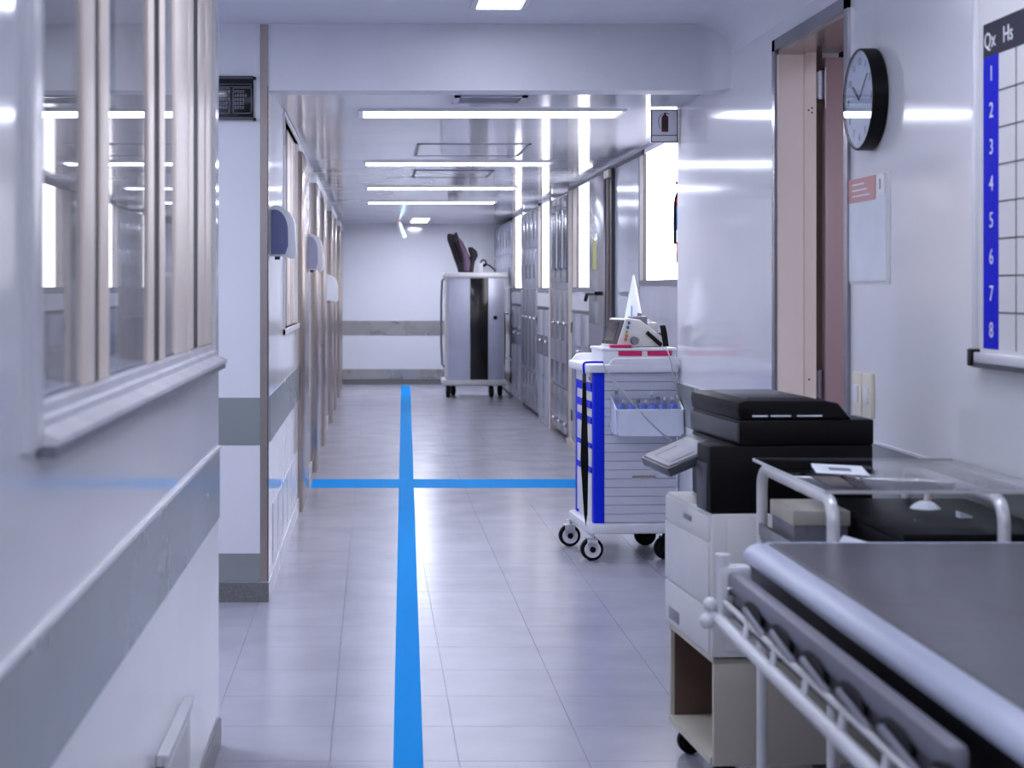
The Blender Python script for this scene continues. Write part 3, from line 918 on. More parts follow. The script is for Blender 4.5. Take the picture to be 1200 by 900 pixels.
# fire extinguisher sign standing out from the wall end
t = thing('extinguisher_sign', 'brown-framed projecting sign with an extinguisher pictogram', 'sign', (1.60, 9.0, 2.31))
SY = 8.985
x0, x1, z0, z1 = 1.535, 1.686, 2.308, 2.492
bx(x0, x1, SY, SY + 0.012, z0, z1).build('plate', 'sign_face', t)
for a in ((x0, x1, z0, z0 + 0.006), (x0, x1, z1 - 0.006, z1), (x0, x0 + 0.006, z0, z1), (x1 - 0.006, x1, z0, z1), (x0, x1, z0 + 0.038, z0 + 0.042)):
    bx(a[0], a[1], SY - 0.003, SY, a[2], a[3]).build('frame_line', 'sign_brown', t)
pc = MB()
px0, px1 = 1.595, 1.632
body = [(px0, 2.368), (px1, 2.368), (px1, 2.448), (px1 - 0.007, 2.458), (px1 - 0.013, 2.461), (px1 - 0.013, 2.474), (px0 + 0.013, 2.474), (px0 + 0.013, 2.461), (px0 + 0.007, 2.458), (px0, 2.448)]
pc.prism(body, 'Y', SY - 0.002, SY)
pc.build('pictogram', 'sign_brown', t)
for z in (2.377, 2.44):
    bx(px0, px1, SY - 0.003, SY - 0.002, z, z + 0.003).build('pictogram_stripe', 'magenta', t)
MB().tube([(px0 + 0.01, SY - 0.001, 2.468), (px0 - 0.012, SY - 0.001, 2.455), (px0 - 0.018, SY - 0.001, 2.43), (px0 - 0.012, SY - 0.001, 2.395), (px0 - 0.003, SY - 0.001, 2.382)], 0.0015, n=6, smooth=2).build('pictogram_hose', 'sign_brown', t)
MB().tube([(px1 - 0.012, SY - 0.001, 2.47), (px1 + 0.004, SY - 0.001, 2.466)], 0.0025, n=6).build('pictogram_lever', 'midgrey', t)

# fire extinguisher hung on the wall end
t = thing('fire_extinguisher', 'red fire extinguisher with blue label half hidden behind the wall edge', 'fire extinguisher', (1.775, 9.11, 1.64))
ex, ey = 1.772, 9.11
MB().lathe((ex, ey, 0), [(0.04, 1.64), (0.068, 1.645), (0.07, 1.66), (0.07, 2.0), (0.06, 2.03), (0.025, 2.05), (0.022, 2.07), (0.001, 2.07)], 'Z', 24).build('cylinder', 'red', t)
MB().lathe((ex, ey, 0), [(0.0706, 1.83), (0.0712, 1.832), (0.0712, 1.96), (0.0706, 1.962)], 'Z', 24).build('label_band', 'teal', t)
MB().lathe((ex, ey, 0), [(0.0706, 1.76), (0.0712, 1.762), (0.0712, 1.826), (0.0706, 1.828)], 'Z', 24).build('label_band', 'paper', t)
MB().lathe((ex, ey, 0), [(0.0706, 1.65), (0.0712, 1.652), (0.0712, 1.70), (0.0706, 1.702)], 'Z', 24).build('foot_band', 'sign_brown', t)
hv = MB(); hv.box(ex - 0.075, ex + 0.02, ey - 0.012, ey + 0.012, 2.085, 2.10, bev=0.003); hv.box(ex - 0.065, ex + 0.02, ey - 0.01, ey + 0.01, 2.06, 2.07, bev=0.003)
hv.box(ex - 0.02, ex + 0.02, ey - 0.014, ey + 0.014, 2.06, 2.10)
hv.build('valve_handle', 'black', t)
MB().tube([(ex - 0.02, ey, 2.08), (ex - 0.07, ey + 0.03, 2.03), (ex - 0.075, ey + 0.03, 1.9), (ex - 0.073, ey + 0.03, 1.75)], 0.009, smooth=2).build('hose', 'black', t)
bx(ex - 0.03, ex + 0.03, 9.02, 9.05, 1.9, 1.96).build('bracket', 'steel', t)

# ================================================================== far trolley
def caster(parent, x, y, r, ztop, m='white', face='Y', tyre='black', wd=0.04):
    """wheel under a fork; the axle lies along the other horizontal axis"""
    f = MB()
    f.cyl((x, y, ztop - 0.03), (x, y, ztop), 0.016, n=12)
    ax = Vector((0, 1, 0)) if face == 'Y' else Vector((1, 0, 0))
    c = Vector((x, y, r))
    for sgn in (-1, 1):
        a = c + ax * sgn * (wd / 2 + 0.002)
        b = a + ax * sgn * 0.006
        f.cyl(a, b, r * 0.72, n=18)
        lo = [a, b]
        if face == 'Y':
            f.box(x - r * 0.45, x + r * 0.45, min(a.y, b.y), max(a.y, b.y), r, ztop - 0.03)
        else:
            f.box(min(a.x, b.x), max(a.x, b.x), y - r * 0.45, y + r * 0.45, r, ztop - 0.03)
    f.box(x - (r * 0.45 if face == 'Y' else wd / 2 + 0.008), x + (r * 0.45 if face == 'Y' else wd / 2 + 0.008),
          y - (wd / 2 + 0.008 if face == 'Y' else r * 0.45), y + (wd / 2 + 0.008 if face == 'Y' else r * 0.45), ztop - 0.04, ztop - 0.028)
    o = f.build('caster', m, parent)
    MB().lathe(c, [(r * 0.6, -wd / 2), (r * 0.93, -wd / 2), (r, -wd / 2 + 0.006), (r, wd / 2 - 0.006), (r * 0.93, wd / 2), (r * 0.6, wd / 2)], face, 24).build('wheel', tyre, o)
    MB().cyl(c - ax * (wd / 2 + 0.013), c + ax * (wd / 2 + 0.013), r * 0.26, n=14).build('hub', 'black', o)
    return o

TX0, TX1, TY = 0.995, 1.795, 22.2
tcx, hw = (TX0 + TX1) / 2, (TX1 - TX0) / 2
t = thing('cabinet_trolley', 'tall pale bow-fronted trolley with dark vertical stripe at the corridor end', 'trolley', (tcx, TY + 0.3, 0))
def bow(x, d=0.0):
    u = (x - tcx) / hw
    return TY + 0.07 * u * u - d
def bow_poly(x0, x1, front, back, n=10, d=0.0):
    pts = [(x0 + (x1 - x0) * i / n, bow(x0 + (x1 - x0) * i / n, d)) for i in range(n + 1)]
    return pts + [(x1, back), (x0, back)]
MB().prism(bow_poly(TX0, TX1, 0, TY + 0.62), 'Z', 0.24, 1.66).build('body', 'offwhite', t)
MB().prism(bow_poly(TX0 + 0.03, 1.315, 0, TY + 0.3, d=0.012), 'Z', 0.25, 1.64, 0.004).build('door', 'trolley_panel', t)
MB().prism(bow_poly(1.322, 1.565, 0, TY + 0.3, d=0.010), 'Z', 0.25, 1.64, 0.003).build('dark_panel', 'blackgloss', t)
rd = MB().prism(bow_poly(1.572, TX1 - 0.03, 0, TY + 0.3, d=0.012), 'Z', 0.25, 1.64, 0.004).build('door', 'trolley_panel', t)
MB().cyl((1.665, bow(1.665) - 0.03, 1.10), (1.665, bow(1.665), 1.10), 0.028, n=14).build('lock', 'black', rd)
MB().prism(bow_poly(TX0 - 0.03, TX1 + 0.03, 0, TY + 0.66, d=0.05), 'Z', 1.655, 1.72, 0.015).build('top', 'white', t)
MB().prism(bow_poly(TX0 - 0.05, TX1 + 0.03, 0, TY + 0.68, d=0.06), 'Z', 0.17, 0.25, 0.02).build('base_bumper', 'offwhite', t)
for x, y in ((TX0 + 0.03, TY + 0.12), (TX0 + 0.12, TY + 0.55), (TX1 - 0.18, TY + 0.10), (TX1 - 0.03, TY + 0.5)):
    caster(t, x, y, 0.085, 0.175, 'darkgrey', 'X', wd=0.05)
MB().tube([(TX1 + 0.01, TY + 0.5, 0.4), (TX1 + 0.028, TY + 0.5, 0.45), (TX1 + 0.028, TY + 0.5, 1.15), (TX1 + 0.01, TY + 0.5, 1.2)], 0.022, smooth=1).build('push_handle', 'black', t)
MB().tube([(TX0, TY + 0.5, 0.4), (TX0 - 0.05, TY + 0.5, 0.45), (TX0 - 0.05, TY + 0.5, 1.6), (TX0, TY + 0.5, 1.64)], 0.016, smooth=1).build('push_handle', 'midgrey', t)

# bundle standing on the trolley: lofted, leaning, flattened sections
def loft(secs, n=14):
    """secs: (centre, half-width x, half-width y) up the shape"""
    b = MB()
    t_ = bmesh.new()
    rings = []
    for c, rx, ry in secs:
        rings.append([t_.verts.new((c[0] + rx * math.cos(2 * PI * k / n), c[1] + ry * math.sin(2 * PI * k / n), c[2])) for k in range(n)])
    for a, bb in zip(rings[:-1], rings[1:]):
        for k in range(n):
            t_.faces.new((a[k], a[(k + 1) % n], bb[(k + 1) % n], bb[k]))
    t_.faces.new(rings[0]); t_.faces.new(rings[-1])
    bmesh.ops.recalc_face_normals(t_, faces=t_.faces)
    b._merge(t_)
    return b
by = TY + 0.16
t = thing('cloth_bundle', 'dark leaning cloth bundle with a purple fold on top of the trolley', 'bag', (1.28, by, 1.72))
loft([((1.25, by, 1.72), 0.085, 0.07), ((1.25, by, 1.80), 0.105, 0.08), ((1.215, by, 1.92), 0.115, 0.085), ((1.165, by, 2.05), 0.11, 0.08), ((1.115, by, 2.16), 0.10, 0.06), ((1.085, by, 2.22), 0.075, 0.05), ((1.05, by, 2.255), 0.03, 0.03)]).build('sleeve', 'darkcloth', t)
loft([((1.115, by - 0.03, 2.14), 0.06, 0.04), ((1.125, by - 0.03, 2.22), 0.04, 0.03), ((1.135, by - 0.03, 2.275), 0.008, 0.01)]).build('tip', 'darkcloth', t)
loft([((1.27, by - 0.05, 1.74), 0.04, 0.05), ((1.275, by - 0.065, 1.86), 0.055, 0.05), ((1.245, by - 0.065, 1.98), 0.045, 0.05), ((1.20, by - 0.06, 2.10), 0.03, 0.04), ((1.16, by - 0.05, 2.20), 0.014, 0.02)]).build('fold', 'purple', t)
loft([((1.20, by - 0.07, 1.86), 0.018, 0.03), ((1.165, by - 0.075, 2.0), 0.022, 0.03), ((1.115, by - 0.065, 2.14), 0.012, 0.02)]).build('crease', 'black', t)
loft([((1.33, by + 0.02, 1.72), 0.045, 0.06), ((1.35, by + 0.02, 1.86), 0.045, 0.06), ((1.385, by + 0.02, 1.95), 0.055, 0.05), ((1.365, by + 0.02, 2.02), 0.06, 0.04), ((1.33, by + 0.02, 2.07), 0.03, 0.02)]).build('thumb', 'darkcloth', t)
o = thing('small_device', 'small white box with a curled black cable on top of the trolley', 'device', (1.45, by, 1.72))
bx(1.43, 1.50, by - 0.03, by + 0.05, 1.72, 1.85, bev=0.008).build('box', 'white', o)
MB().tube([(1.47, by, 1.85), (1.50, by, 1.90), (1.55, by, 1.88), (1.55, by, 1.82), (1.51, by, 1.80), (1.52, by - 0.02, 1.84), (1.60, by - 0.02, 1.82), (1.68, by - 0.02, 1.74)], 0.011, smooth=2).build('cable', 'black', o)

# ================================================================== emergency cart
CX0, CX1, CY0, CY1 = 1.18, 1.655, 8.93, 9.47
t = thing('emergency_cart', 'white emergency cart with blue corner posts and drawers beside the wall end', 'cart', (1.42, 9.2, 0))
bx(CX0 + 0.022, CX1 - 0.002, CY0 + 0.012, CY1 - 0.002, 0.205, 1.04).build('carcass', 'white', t)
M['slat'] = mat('cart_side_panel', (206, 208, 220), 0.3, var=0.02)
sl0 = None
nsl = 17
sh = (1.035 - 0.21) / nsl
for k in range(nsl):
    z0 = 0.21 + k * sh
    bx(CX0 + 0.072, CX1, CY0, CY0 + 0.014, z0 + 0.0012, z0 + sh - 0.0012, bev=0.0015, seg=1).build('side_slat', 'slat', t)
for y0 in (CY0 - 0.004, CY1 - 0.055):
    MB().rounded(CX0 + 0.012, CX0 + 0.075, y0, y0 + 0.06, 0.205, 1.04, 0.012, 0.002).build('corner_post', 'blue', t)
dz = [(0.974, 0.927, 0.871), (0.871, 0.833, 0.782), (0.782, 0.749, 0.636), (0.636, 0.613, 0.505), (0.505, 0.477, 0.223)]
DYa, DYb = CY0 + 0.058, CY1 - 0.055
bx(CX0 + 0.006, CX0 + 0.03, DYa, DYb, 0.978, 1.035).build('upper_panel', 'white', t)
MB().cyl((CX0 + 0.002, DYa + 0.02, 1.0), (CX0 + 0.01, DYa + 0.02, 1.0), 0.01, n=10).build('lock', 'midgrey', t)
for zt, zm, zb in dz:
    d = bx(CX0 + 0.012, CX0 + 0.03, DYa, DYb, zb + 0.003, zm, bev=0.003).build('drawer', 'white', t)
    pr = MB().prism([(CX0 + 0.024, zm), (CX0 + 0.024, zt), (CX0 + 0.010, zt), (CX0 + 0.006, zt - 0.012), (CX0 + 0.010, zm)], 'Y', DYa, DYb)
    pr.build('pull', 'blue', d)
    MB().quad([(CX0 + 0.011, DYa + 0.03, zm - 0.002), (CX0 + 0.011, DYa + 0.2, zm - 0.03), (CX0 + 0.011, DYa + 0.33, zm - 0.002), (CX0 + 0.011, DYa + 0.2, zm - 0.004)], 0.004).build('grip_lip', 'offwhite', d)
MB().rounded(CX0 - 0.03, CX1 + 0.012, CY0 - 0.035, CY1 + 0.035, 1.037, 1.083, 0.04, 0.01).build('top_tray', 'white', t)
MB().prism([(1.27, 1.08), (1.29, 1.108), (1.31, 1.116), (1.667, 1.122), (1.667, 1.08)], 'Y', CY0 - 0.028, CY0 - 0.008, 0.004).build('tray_lip', 'white', t)
MB().prism([(1.17, 1.08), (1.20, 1.118), (1.22, 1.125), (1.667, 1.125), (1.667, 1.08)], 'Y', CY1 + 0.008, CY1 + 0.028, 0.004).build('tray_lip', 'white', t)
MB().rounded(CX0 - 0.03, CX1 + 0.012, CY0 - 0.035, CY1 + 0.035, 0.152, 0.208, 0.05, 0.012).build('base_bumper', 'white', t)
for x, y in ((1.188, CY0 + 0.03), (1.155, CY1 - 0.01), (1.60, CY1 - 0.01), (1.60, CY0 + 0.04)):
    caster(t, x, y, 0.063, 0.155, 'white' if x < 1.4 else 'black', 'Y')
MB().tube([(1.41, CY0, 0.46), (1.41, CY0 - 0.018, 0.465), (1.53, CY0 - 0.018, 0.465), (1.53, CY0, 0.46)], 0.005).build('side_handle', 'midgrey', t)
bx(1.405, 1.535, CY0 - 0.004, CY0, 0.445, 0.49).build('handle_plate', 'offwhite', t)

# strap hanging from the cart
o = thing('black_strap', 'black strap hanging down the drawer side of the emergency cart', 'strap', (1.155, 9.0, 0.18))
MB().quad([(1.136, 8.95, 1.03), (1.152, 8.95, 1.03), (1.166, 8.945, 0.56), (1.122, 8.945, 0.56)], -0.003).build('upper_strap', 'black', o)
MB().quad([(1.122, 8.945, 0.56), (1.166, 8.945, 0.56), (1.160, 8.94, 0.26), (1.15, 8.94, 0.19), (1.14, 8.94, 0.26)], -0.003).build('lower_strap', 'black', o)
MB().tube([(1.144, 8.95, 1.02), (1.140, 8.95, 1.06), (1.145, 8.98, 1.09), (1.18, 8.96, 1.094), (1.25, 8.95, 1.094)], 0.006, smooth=2).build('cord', 'royal', o)
bx(1.134, 1.154, 8.945, 8.953, 0.98, 1.03).build('buckle', 'darkgrey', o)

# storage bin on the cart side
t = thing('storage_bin', 'pale translucent storage bin hooked on the side of the emergency cart', 'bin', (1.47, 8.85, 0.70))
BX0, BX1, BYa, BYb, BZ0, BZ1 = 1.285, 1.655, 8.775, 8.927, 0.70, 0.862
bx(BX0 + 0.012, BX1 - 0.012, BYa + 0.012, BYb, BZ0, BZ0 + 0.006).build('bottom', 'bin', t)
fb = MB().prism([(BX0 + 0.018, BZ0), (BX1 - 0.018, BZ0), (BX1 - 0.008, BZ0 + 0.012), (BX1, BZ1 - 0.03), (BX1, BZ1 - 0.05 + 0.03), (BX0, BZ1 - 0.02), (BX0, BZ1 - 0.03), (BX0 + 0.008, BZ0 + 0.012)], 'Y', BYa, BYa + 0.006)
fb.build('front_panel', 'bin', t)
for x in (BX0, BX1 - 0.006):
    MB().prism([(BYa, BZ0 + 0.01), (BYa, BZ1 - 0.02), (BYb, BZ1 + 0.05), (BYb, BZ0 + 0.01)], 'X', x, x + 0.006).build('side_panel', 'bin', t)
MB().tube([(BX0, BYb, BZ1 + 0.05), (BX0, BYa, BZ1 - 0.02), (BX1, BYa, BZ1 - 0.02), (BX1, BYb, BZ1 + 0.05)], 0.004, n=6).build('rim', 'white', t)
ORD = ('first', 'second', 'third', 'fourth', 'fifth', 'sixth', 'seventh', 'eighth', 'ninth')
for k in range(6):
    x = BX0 + 0.035 + k * 0.058
    o = thing('blue_packet', ORD[k] + ' small blue wrapped packet in the bin, counted from the blue post', 'packet', (x, 8.83, BZ0 + 0.006), 'blue packets in the bin')
    loft([((x, 8.83, BZ0 + 0.007), 0.026, 0.03), ((x, 8.83, BZ0 + 0.07), 0.028, 0.032), ((x, 8.83, BZ0 + 0.15), 0.024, 0.02), ((x + 0.004, 8.83, BZ0 + 0.168), 0.02, 0.008)], 10).build('packet_body', 'bluewrap', o)
for k in range(9):
    x = BX0 + 0.03 + k * 0.0385 + random.uniform(-0.004, 0.004)
    zt = random.choice((0.185, 0.2, 0.215, 0.23))
    o = thing('glass_vial', ORD[k] + ' clear glass vial in the bin, counted from the blue post', 'vial', (x, 8.895, BZ0 + 0.006), 'glass vials in the bin')
    MB().lathe((x, 8.895, BZ0), [(0.013, 0.006), (0.0135, 0.012), (0.0135, zt - 0.03), (0.007, zt - 0.02), (0.007, zt - 0.008), (0.001, zt - 0.008)], 'Z', 12).build('glass_body', 'vial', o)
    MB().cyl((x, 8.895, BZ0 + zt - 0.012), (x, 8.895, BZ0 + zt + 0.006), 0.0095, n=10).build('cap', 'white' if k % 3 else 'midgrey', o)

# things on top of the cart
t = thing('drug_tray', 'flat white tray box with magenta labels on the emergency cart', 'tray', (1.46, 9.1, 1.083))
bx(1.252, 1.66, 8.965, 9.30, 1.083, 1.165, bev=0.008).build('tray_box', 'white', t)
bx(1.245, 1.664, 8.955, 9.31, 1.155, 1.172, bev=0.006).build('lid', 'white', t)
bx(1.337, 1.467, 8.953, 8.966, 1.128, 1.154, bev=0.002).build('label', 'magenta', t)
bx(1.50, 1.635, 8.953, 8.966, 1.128, 1.154, bev=0.002).build('label', 'magenta', t)
bx(1.29, 1.412, 8.957, 9.0, 1.172, 1.188, bev=0.005).build('latch', 'magenta', t)

t = thing('defibrillator', 'cream defibrillator monitor tilted back on the emergency cart', 'defibrillator', (1.45, 9.13, 1.172))
DA, DB = 9.02, 9.24
prof = [(1.305, 1.174), (1.36, 1.33), (1.375, 1.334), (1.45, 1.325), (1.50, 1.29), (1.595, 1.225), (1.60, 1.174)]
MB().prism(prof, 'Y', DA, DB, 0.008).build('body', 'defib', t)
t.rotation_euler.z = math.radians(13)
def on_slope(u, d):
    """point on the tilted screen face: u runs up the face, d stands proud of it"""
    a, b = Vector((1.305, 0, 1.174)), Vector((1.36, 0, 1.33))
    n = Vector((-(b.z - a.z), 0, b.x - a.x)).normalized()
    return a + (b - a) * u + n * d
pp = [on_slope(0.1, 0.0), on_slope(0.95, 0.0), on_slope(0.95, 0.006), on_slope(0.1, 0.006)]
MB().prism([(p.x, p.z) for p in pp], 'Y', DA + 0.01, DB - 0.02).build('bezel', 'darkgrey', t)
pp = [on_slope(0.2, 0.005), on_slope(0.86, 0.005), on_slope(0.86, 0.008), on_slope(0.2, 0.008)]
MB().prism([(p.x, p.z) for p in pp], 'Y', DA + 0.05, DB - 0.05).build('screen', 'screen', t)
for (x, z, wx_, m) in ((1.372, 1.30, 0.014, 'teal'), (1.366, 1.275, 0.012, 'teal'), (1.36, 1.25, 0.012, 'green'), (1.355, 1.228, 0.016, 'orange'), (1.35, 1.208, 0.016, 'orange')):
    bx(x, x + wx_, DA - 0.006, DA + 0.002, z, z + 0.018, bev=0.002).build('button', m, t)
MB().cyl((1.41, DA - 0.022, 1.21), (1.41, DA, 1.21), 0.021, 0.024, n=18).build('knob', 'midgrey', t)
MB().tube([(1.48, DA - 0.02, 1.255), (1.565, DA - 0.02, 1.185)], 0.012, n=10).build('carry_handle', 'black', t)
for (x, y, z, m) in ((1.47, 9.10, 1.305, 'midgrey'), (1.545, 9.13, 1.27, 'offwhite')):
    pd = MB().box(x - 0.045, x + 0.04, y - 0.05, y + 0.04, z - 0.03, z + 0.04, bev=0.01)
    pd.cyl((x + 0.01, y, z + 0.03), (x + 0.015, y, z + 0.055), 0.014, n=12)
    pd.build('paddle', m, t)
bx(1.455, 1.60, 9.05, 9.2, 1.228, 1.255, bev=0.004).build('paddle_tray', 'midgrey', t)

o = thing('cable_bundle', 'bundle of black looped leads beside the defibrillator', 'cable', (1.63, 9.1, 1.172))
for k in range(4):
    x = 1.612 + k * 0.012
    MB().tube([(x, 9.04 + k * 0.02, 1.175), (x - 0.012, 9.04 + k * 0.02, 1.26), (x - 0.02, 9.05 + k * 0.02, 1.30), (x - 0.006, 9.07 + k * 0.02, 1.26), (x + 0.004, 9.07 + k * 0.02, 1.178)], 0.0055, n=6, smooth=2).build('lead', 'black', o)
o = thing('paper_cone', 'tall white cone standing behind the defibrillator', 'cone', (1.515, 9.34, 1.083))
MB().lathe((1.515, 9.38, 0), [(0.085, 1.083), (0.088, 1.09), (0.052, 1.33), (0.004, 1.578), (0.001, 1.58)], 'Z', 22).build('cone_body', 'paper', o)
MB().tube([(1.494, 9.313, 1.29), (1.492, 9.329, 1.345), (1.497, 9.348, 1.40)], 0.003, n=6).build('blue_mark', 'teal', o)

for pts, lab in (([(1.24, 8.893, 1.085), (1.25, 8.875, 1.05), (1.36, 8.80, 0.90), (1.48, 8.755, 0.76), (1.60, 8.755, 0.66), (1.66, 8.76, 0.63)], 'thin grey cable hanging diagonally across the cart side'),
                 ([(1.60, 8.95, 1.175), (1.605, 8.885, 1.13), (1.625, 8.87, 1.0), (1.655, 8.86, 0.88), (1.66, 8.87, 0.80)], 'thin grey cable hanging by the storage bin near the wall')):
    o = thing('hanging_cable', lab, 'cable', pts[-1])
    MB().tube(pts, 0.004, n=6, smooth=2).build('lead', 'cable_grey', o)

# ================================================================== printer cabinet and printer
PX0, PX1, PY0, PY1 = 0.985, 1.56, 4.80, 5.32
t = thing('printer_cabinet', 'beige open-fronted printer stand on black casters', 'cabinet', (1.25, 5.05, 0))
zb, zt = 0.09, 0.408
bx(PX0, PX1, PY0, PY0 + 0.018, zb, zt).build('side_panel', 'beige', t)
bx(PX0, PX1, PY1 - 0.018, PY1, zb, zt).build('side_panel', 'beige', t)
bx(PX1 - 0.018, PX1, PY0 + 0.018, PY1 - 0.018, zb, zt).build('back_panel', 'brown', t)
bx(PX0 - 0.006, PX1 - 0.018, PY0 + 0.018, PY1 - 0.018, zb, zb + 0.022).build('bottom_shelf', 'beige', t)
bx(PX0, PX1, PY0, PY1, zt - 0.016, zt).build('top_panel', 'beige', t)
bx(PX0 + 0.012, PX1 - 0.02, PY1 - 0.024, PY1 - 0.018, zb + 0.022, zt - 0.016).build('inner_lining', 'brown', t)
bx(PX0 + 0.012, PX1 - 0.02, PY0 + 0.018, PY0 + 0.024, zb + 0.022, zt - 0.016).build('inner_lining', 'brown', t)
t.rotation_euler.z = math.radians(4)
bx(PX0 + 0.30, PX0 + 0.31, PY0 + 0.2, PY1 - 0.018, zb + 0.022, zt - 0.016).build('divider', 'brown', t)
for x, y in ((PX0 + 0.05, PY0 + 0.06), (PX0 + 0.05, PY1 - 0.07), (PX1 - 0.08, PY0 + 0.06), (PX1 - 0.08, PY1 - 0.07)):
    caster(t, x, y, 0.042, 0.092, 'black', 'Y', wd=0.03)

t = thing('office_printer', 'black and pale grey multifunction printer with tilted control panel', 'printer', (1.25, 5.05, 0.408))
t.rotation_euler.z = math.radians(4)
bx(0.978, 1.54, PY0 - 0.005, PY1 + 0.01, 0.41, 0.836, bev=0.008).build('body', 'offwhite', t)
bx(0.970, 0.980, PY0 + 0.01, PY1, 0.56, 0.745, bev=0.003).build('paper_tray', 'offwhite', t)
tr = bx(0.970, 0.980, PY0 + 0.01, PY1, 0.42, 0.553, bev=0.003).build('paper_tray', 'offwhite', t)
bx(0.967, 0.971, PY0 + 0.34, PY0 + 0.46, 0.437, 0.475, bev=0.002).build('grip', 'midgrey', tr)
bx(0.972, 0.980, PY0 + 0.01, PY1, 0.752, 0.826, bev=0.003).build('front_cover', 'offwhite', t)
bx(0.967, 0.973, PY0 + 0.20, PY0 + 0.28, 0.785, 0.80, bev=0.001).build('badge', 'midgrey', t)
bx(1.02, 1.54, PY0 - 0.009, PY0 - 0.004, 0.43, 0.82, bev=0.003).build('side_cover', 'offwhite', t)
md = MB()
md.box(0.972, 1.465, PY0 - 0.004, PY0 + 0.14, 0.836, 1.035, bev=0.006)
md.box(1.06, 1.465, PY0 + 0.14, PY1, 0.836, 1.035, bev=0.004)
md.build('tower', 'black', t)
bx(0.968, 0.974, PY0 + 0.02, PY0 + 0.13, 0.84, 0.98, bev=0.002).build('front_strip', 'darkgrey', t)
sc_ = MB().box(1.062, 1.468, PY0 - 0.006, PY1 + 0.01, 1.035, 1.112, bev=0.008)
sc_.build('scanner', 'black', t)
bx(1.055, 1.064, PY0 + 0.0, PY1 + 0.005, 1.045, 1.10, bev=0.003).build('scanner_front', 'darkgrey', t)
af = MB().prism([(1.062, 1.113), (1.056, 1.14), (1.06, 1.162), (1.08, 1.168), (1.32, 1.168), (1.36, 1.16), (1.40, 1.113)], 'Y', PY0 - 0.002, PY1 + 0.005, 0.006)
af.build('document_feeder', 'black', t)
MB().prism([(1.10, 1.16), (1.12, 1.172), (1.30, 1.173), (1.33, 1.166)], 'Y', PY0 + 0.10, PY1 - 0.05, 0.003).build('feeder_tray', 'darkgrey', t)
for a, b in ((1.10, 1.145), (1.155, 1.215), (1.235, 1.31)):
    bx(a, b, PY0 - 0.006, PY0 + 0.0, 1.121, 1.125).build('paper_edge', 'paper', t)
def panel_slab(u0, u1, y0, y1, d0, d1):
    a, b = Vector((0.884, 0, 0.952)), Vector((1.05, 0, 1.022))
    n = Vector((-(b.z - a.z), 0, b.x - a.x)).normalized()
    P = [a + (b - a) * u0 + n * d0, a + (b - a) * u1 + n * d0, a + (b - a) * u1 + n * d1, a + (b - a) * u0 + n * d1]
    return MB().prism([(p.x, p.z) for p in P], 'Y', y0, y1, 0.003)
cp = panel_slab(0, 1.05, 4.95, 5.30, -0.028, 0.0).build('control_panel', 'darkgrey', t)
panel_slab(0.05, 0.9, 4.965, 5.285, 0.0, 0.004).build('panel_face', 'midgrey', cp)
panel_slab(0.15, 0.6, 5.0, 5.2, 0.003, 0.005).build('display', 'midgrey', cp)
MB().tube([(1.03, 5.05, 1.0), (1.07, 5.05, 1.0)], 0.03, n=12).build('panel_hinge', 'darkgrey', t)

# ================================================================== glass-topped instrument table
GX0, GX1, GYn, GYf, GZ = 1.098, 1.517, 3.89, 4.63, 1.006
t = thing('instrument_table', 'tubular steel instrument table with a clear glass top behind the bed', 'table', (1.3, 4.26, 0))
def u_frame(x):
    r = 0.055
    P = [(x, GYf - 0.012, 0.12), (x, GYf - 0.012, GZ - 0.018 - r)]
    for i in range(1, 7):
        a = PI / 2 * i / 6
        P.append((x, GYf - 0.012 - r * (1 - math.cos(a)), GZ - 0.018 - r + r * math.sin(a)))
    for i in range(0, 7):
        a = PI / 2 * i / 6
        P.append((x, GYn + 0.012 + r - r * math.sin(a), GZ - 0.018 - r + r * math.cos(a)))
    P.append((x, GYn + 0.012, 0.12))
    return MB().tube(P, 0.0155, n=14)
for x in (GX0 + 0.008, GX1):
    u_frame(x).build('tube_frame', 'tube', t)
bx(GX0 - 0.012, GX1 + 0.14, GYn + 0.01, GYf + 0.01, GZ, GZ + 0.008, bev=0.002).build('glass_top', 'glass_top', t)
bx(GX0 - 0.014, GX0 - 0.011, GYn + 0.01, GYf + 0.01, GZ, GZ + 0.008).build('glass_edge', 'white', t)
bx(GX0 - 0.012, GX1 + 0.14, GYf + 0.009, GYf + 0.012, GZ, GZ + 0.008).build('glass_edge', 'midgrey', t)
bx(GX0 - 0.012, GX1 + 0.14, GYn + 0.007, GYn + 0.010, GZ, GZ + 0.008).build('glass_edge', 'offwhite', t)
SZ = 0.80
bx(GX0, GX1 + 0.1, GYn + 0.02, GYf - 0.02, SZ - 0.012, SZ, bev=0.002).build('lower_shelf', 'steel', t)
bx(GX0 - 0.006, GX0 + 0.006, GYn + 0.03, GYf - 0.03, SZ, SZ + 0.035, bev=0.002).build('shelf_rail', 'steel', t)
MB().tube([(GX1, GYn + 0.012, 0.2), (GX1, GYf - 0.012, 0.2)], 0.01, n=10).build('cross_bar', 'tube', t)
for x in (GX0 + 0.008, GX1):
    for y in (GYn + 0.012, GYf - 0.012):
        caster(t, x, y, 0.045, 0.125, 'tube', 'Y', 'midgrey', wd=0.03)

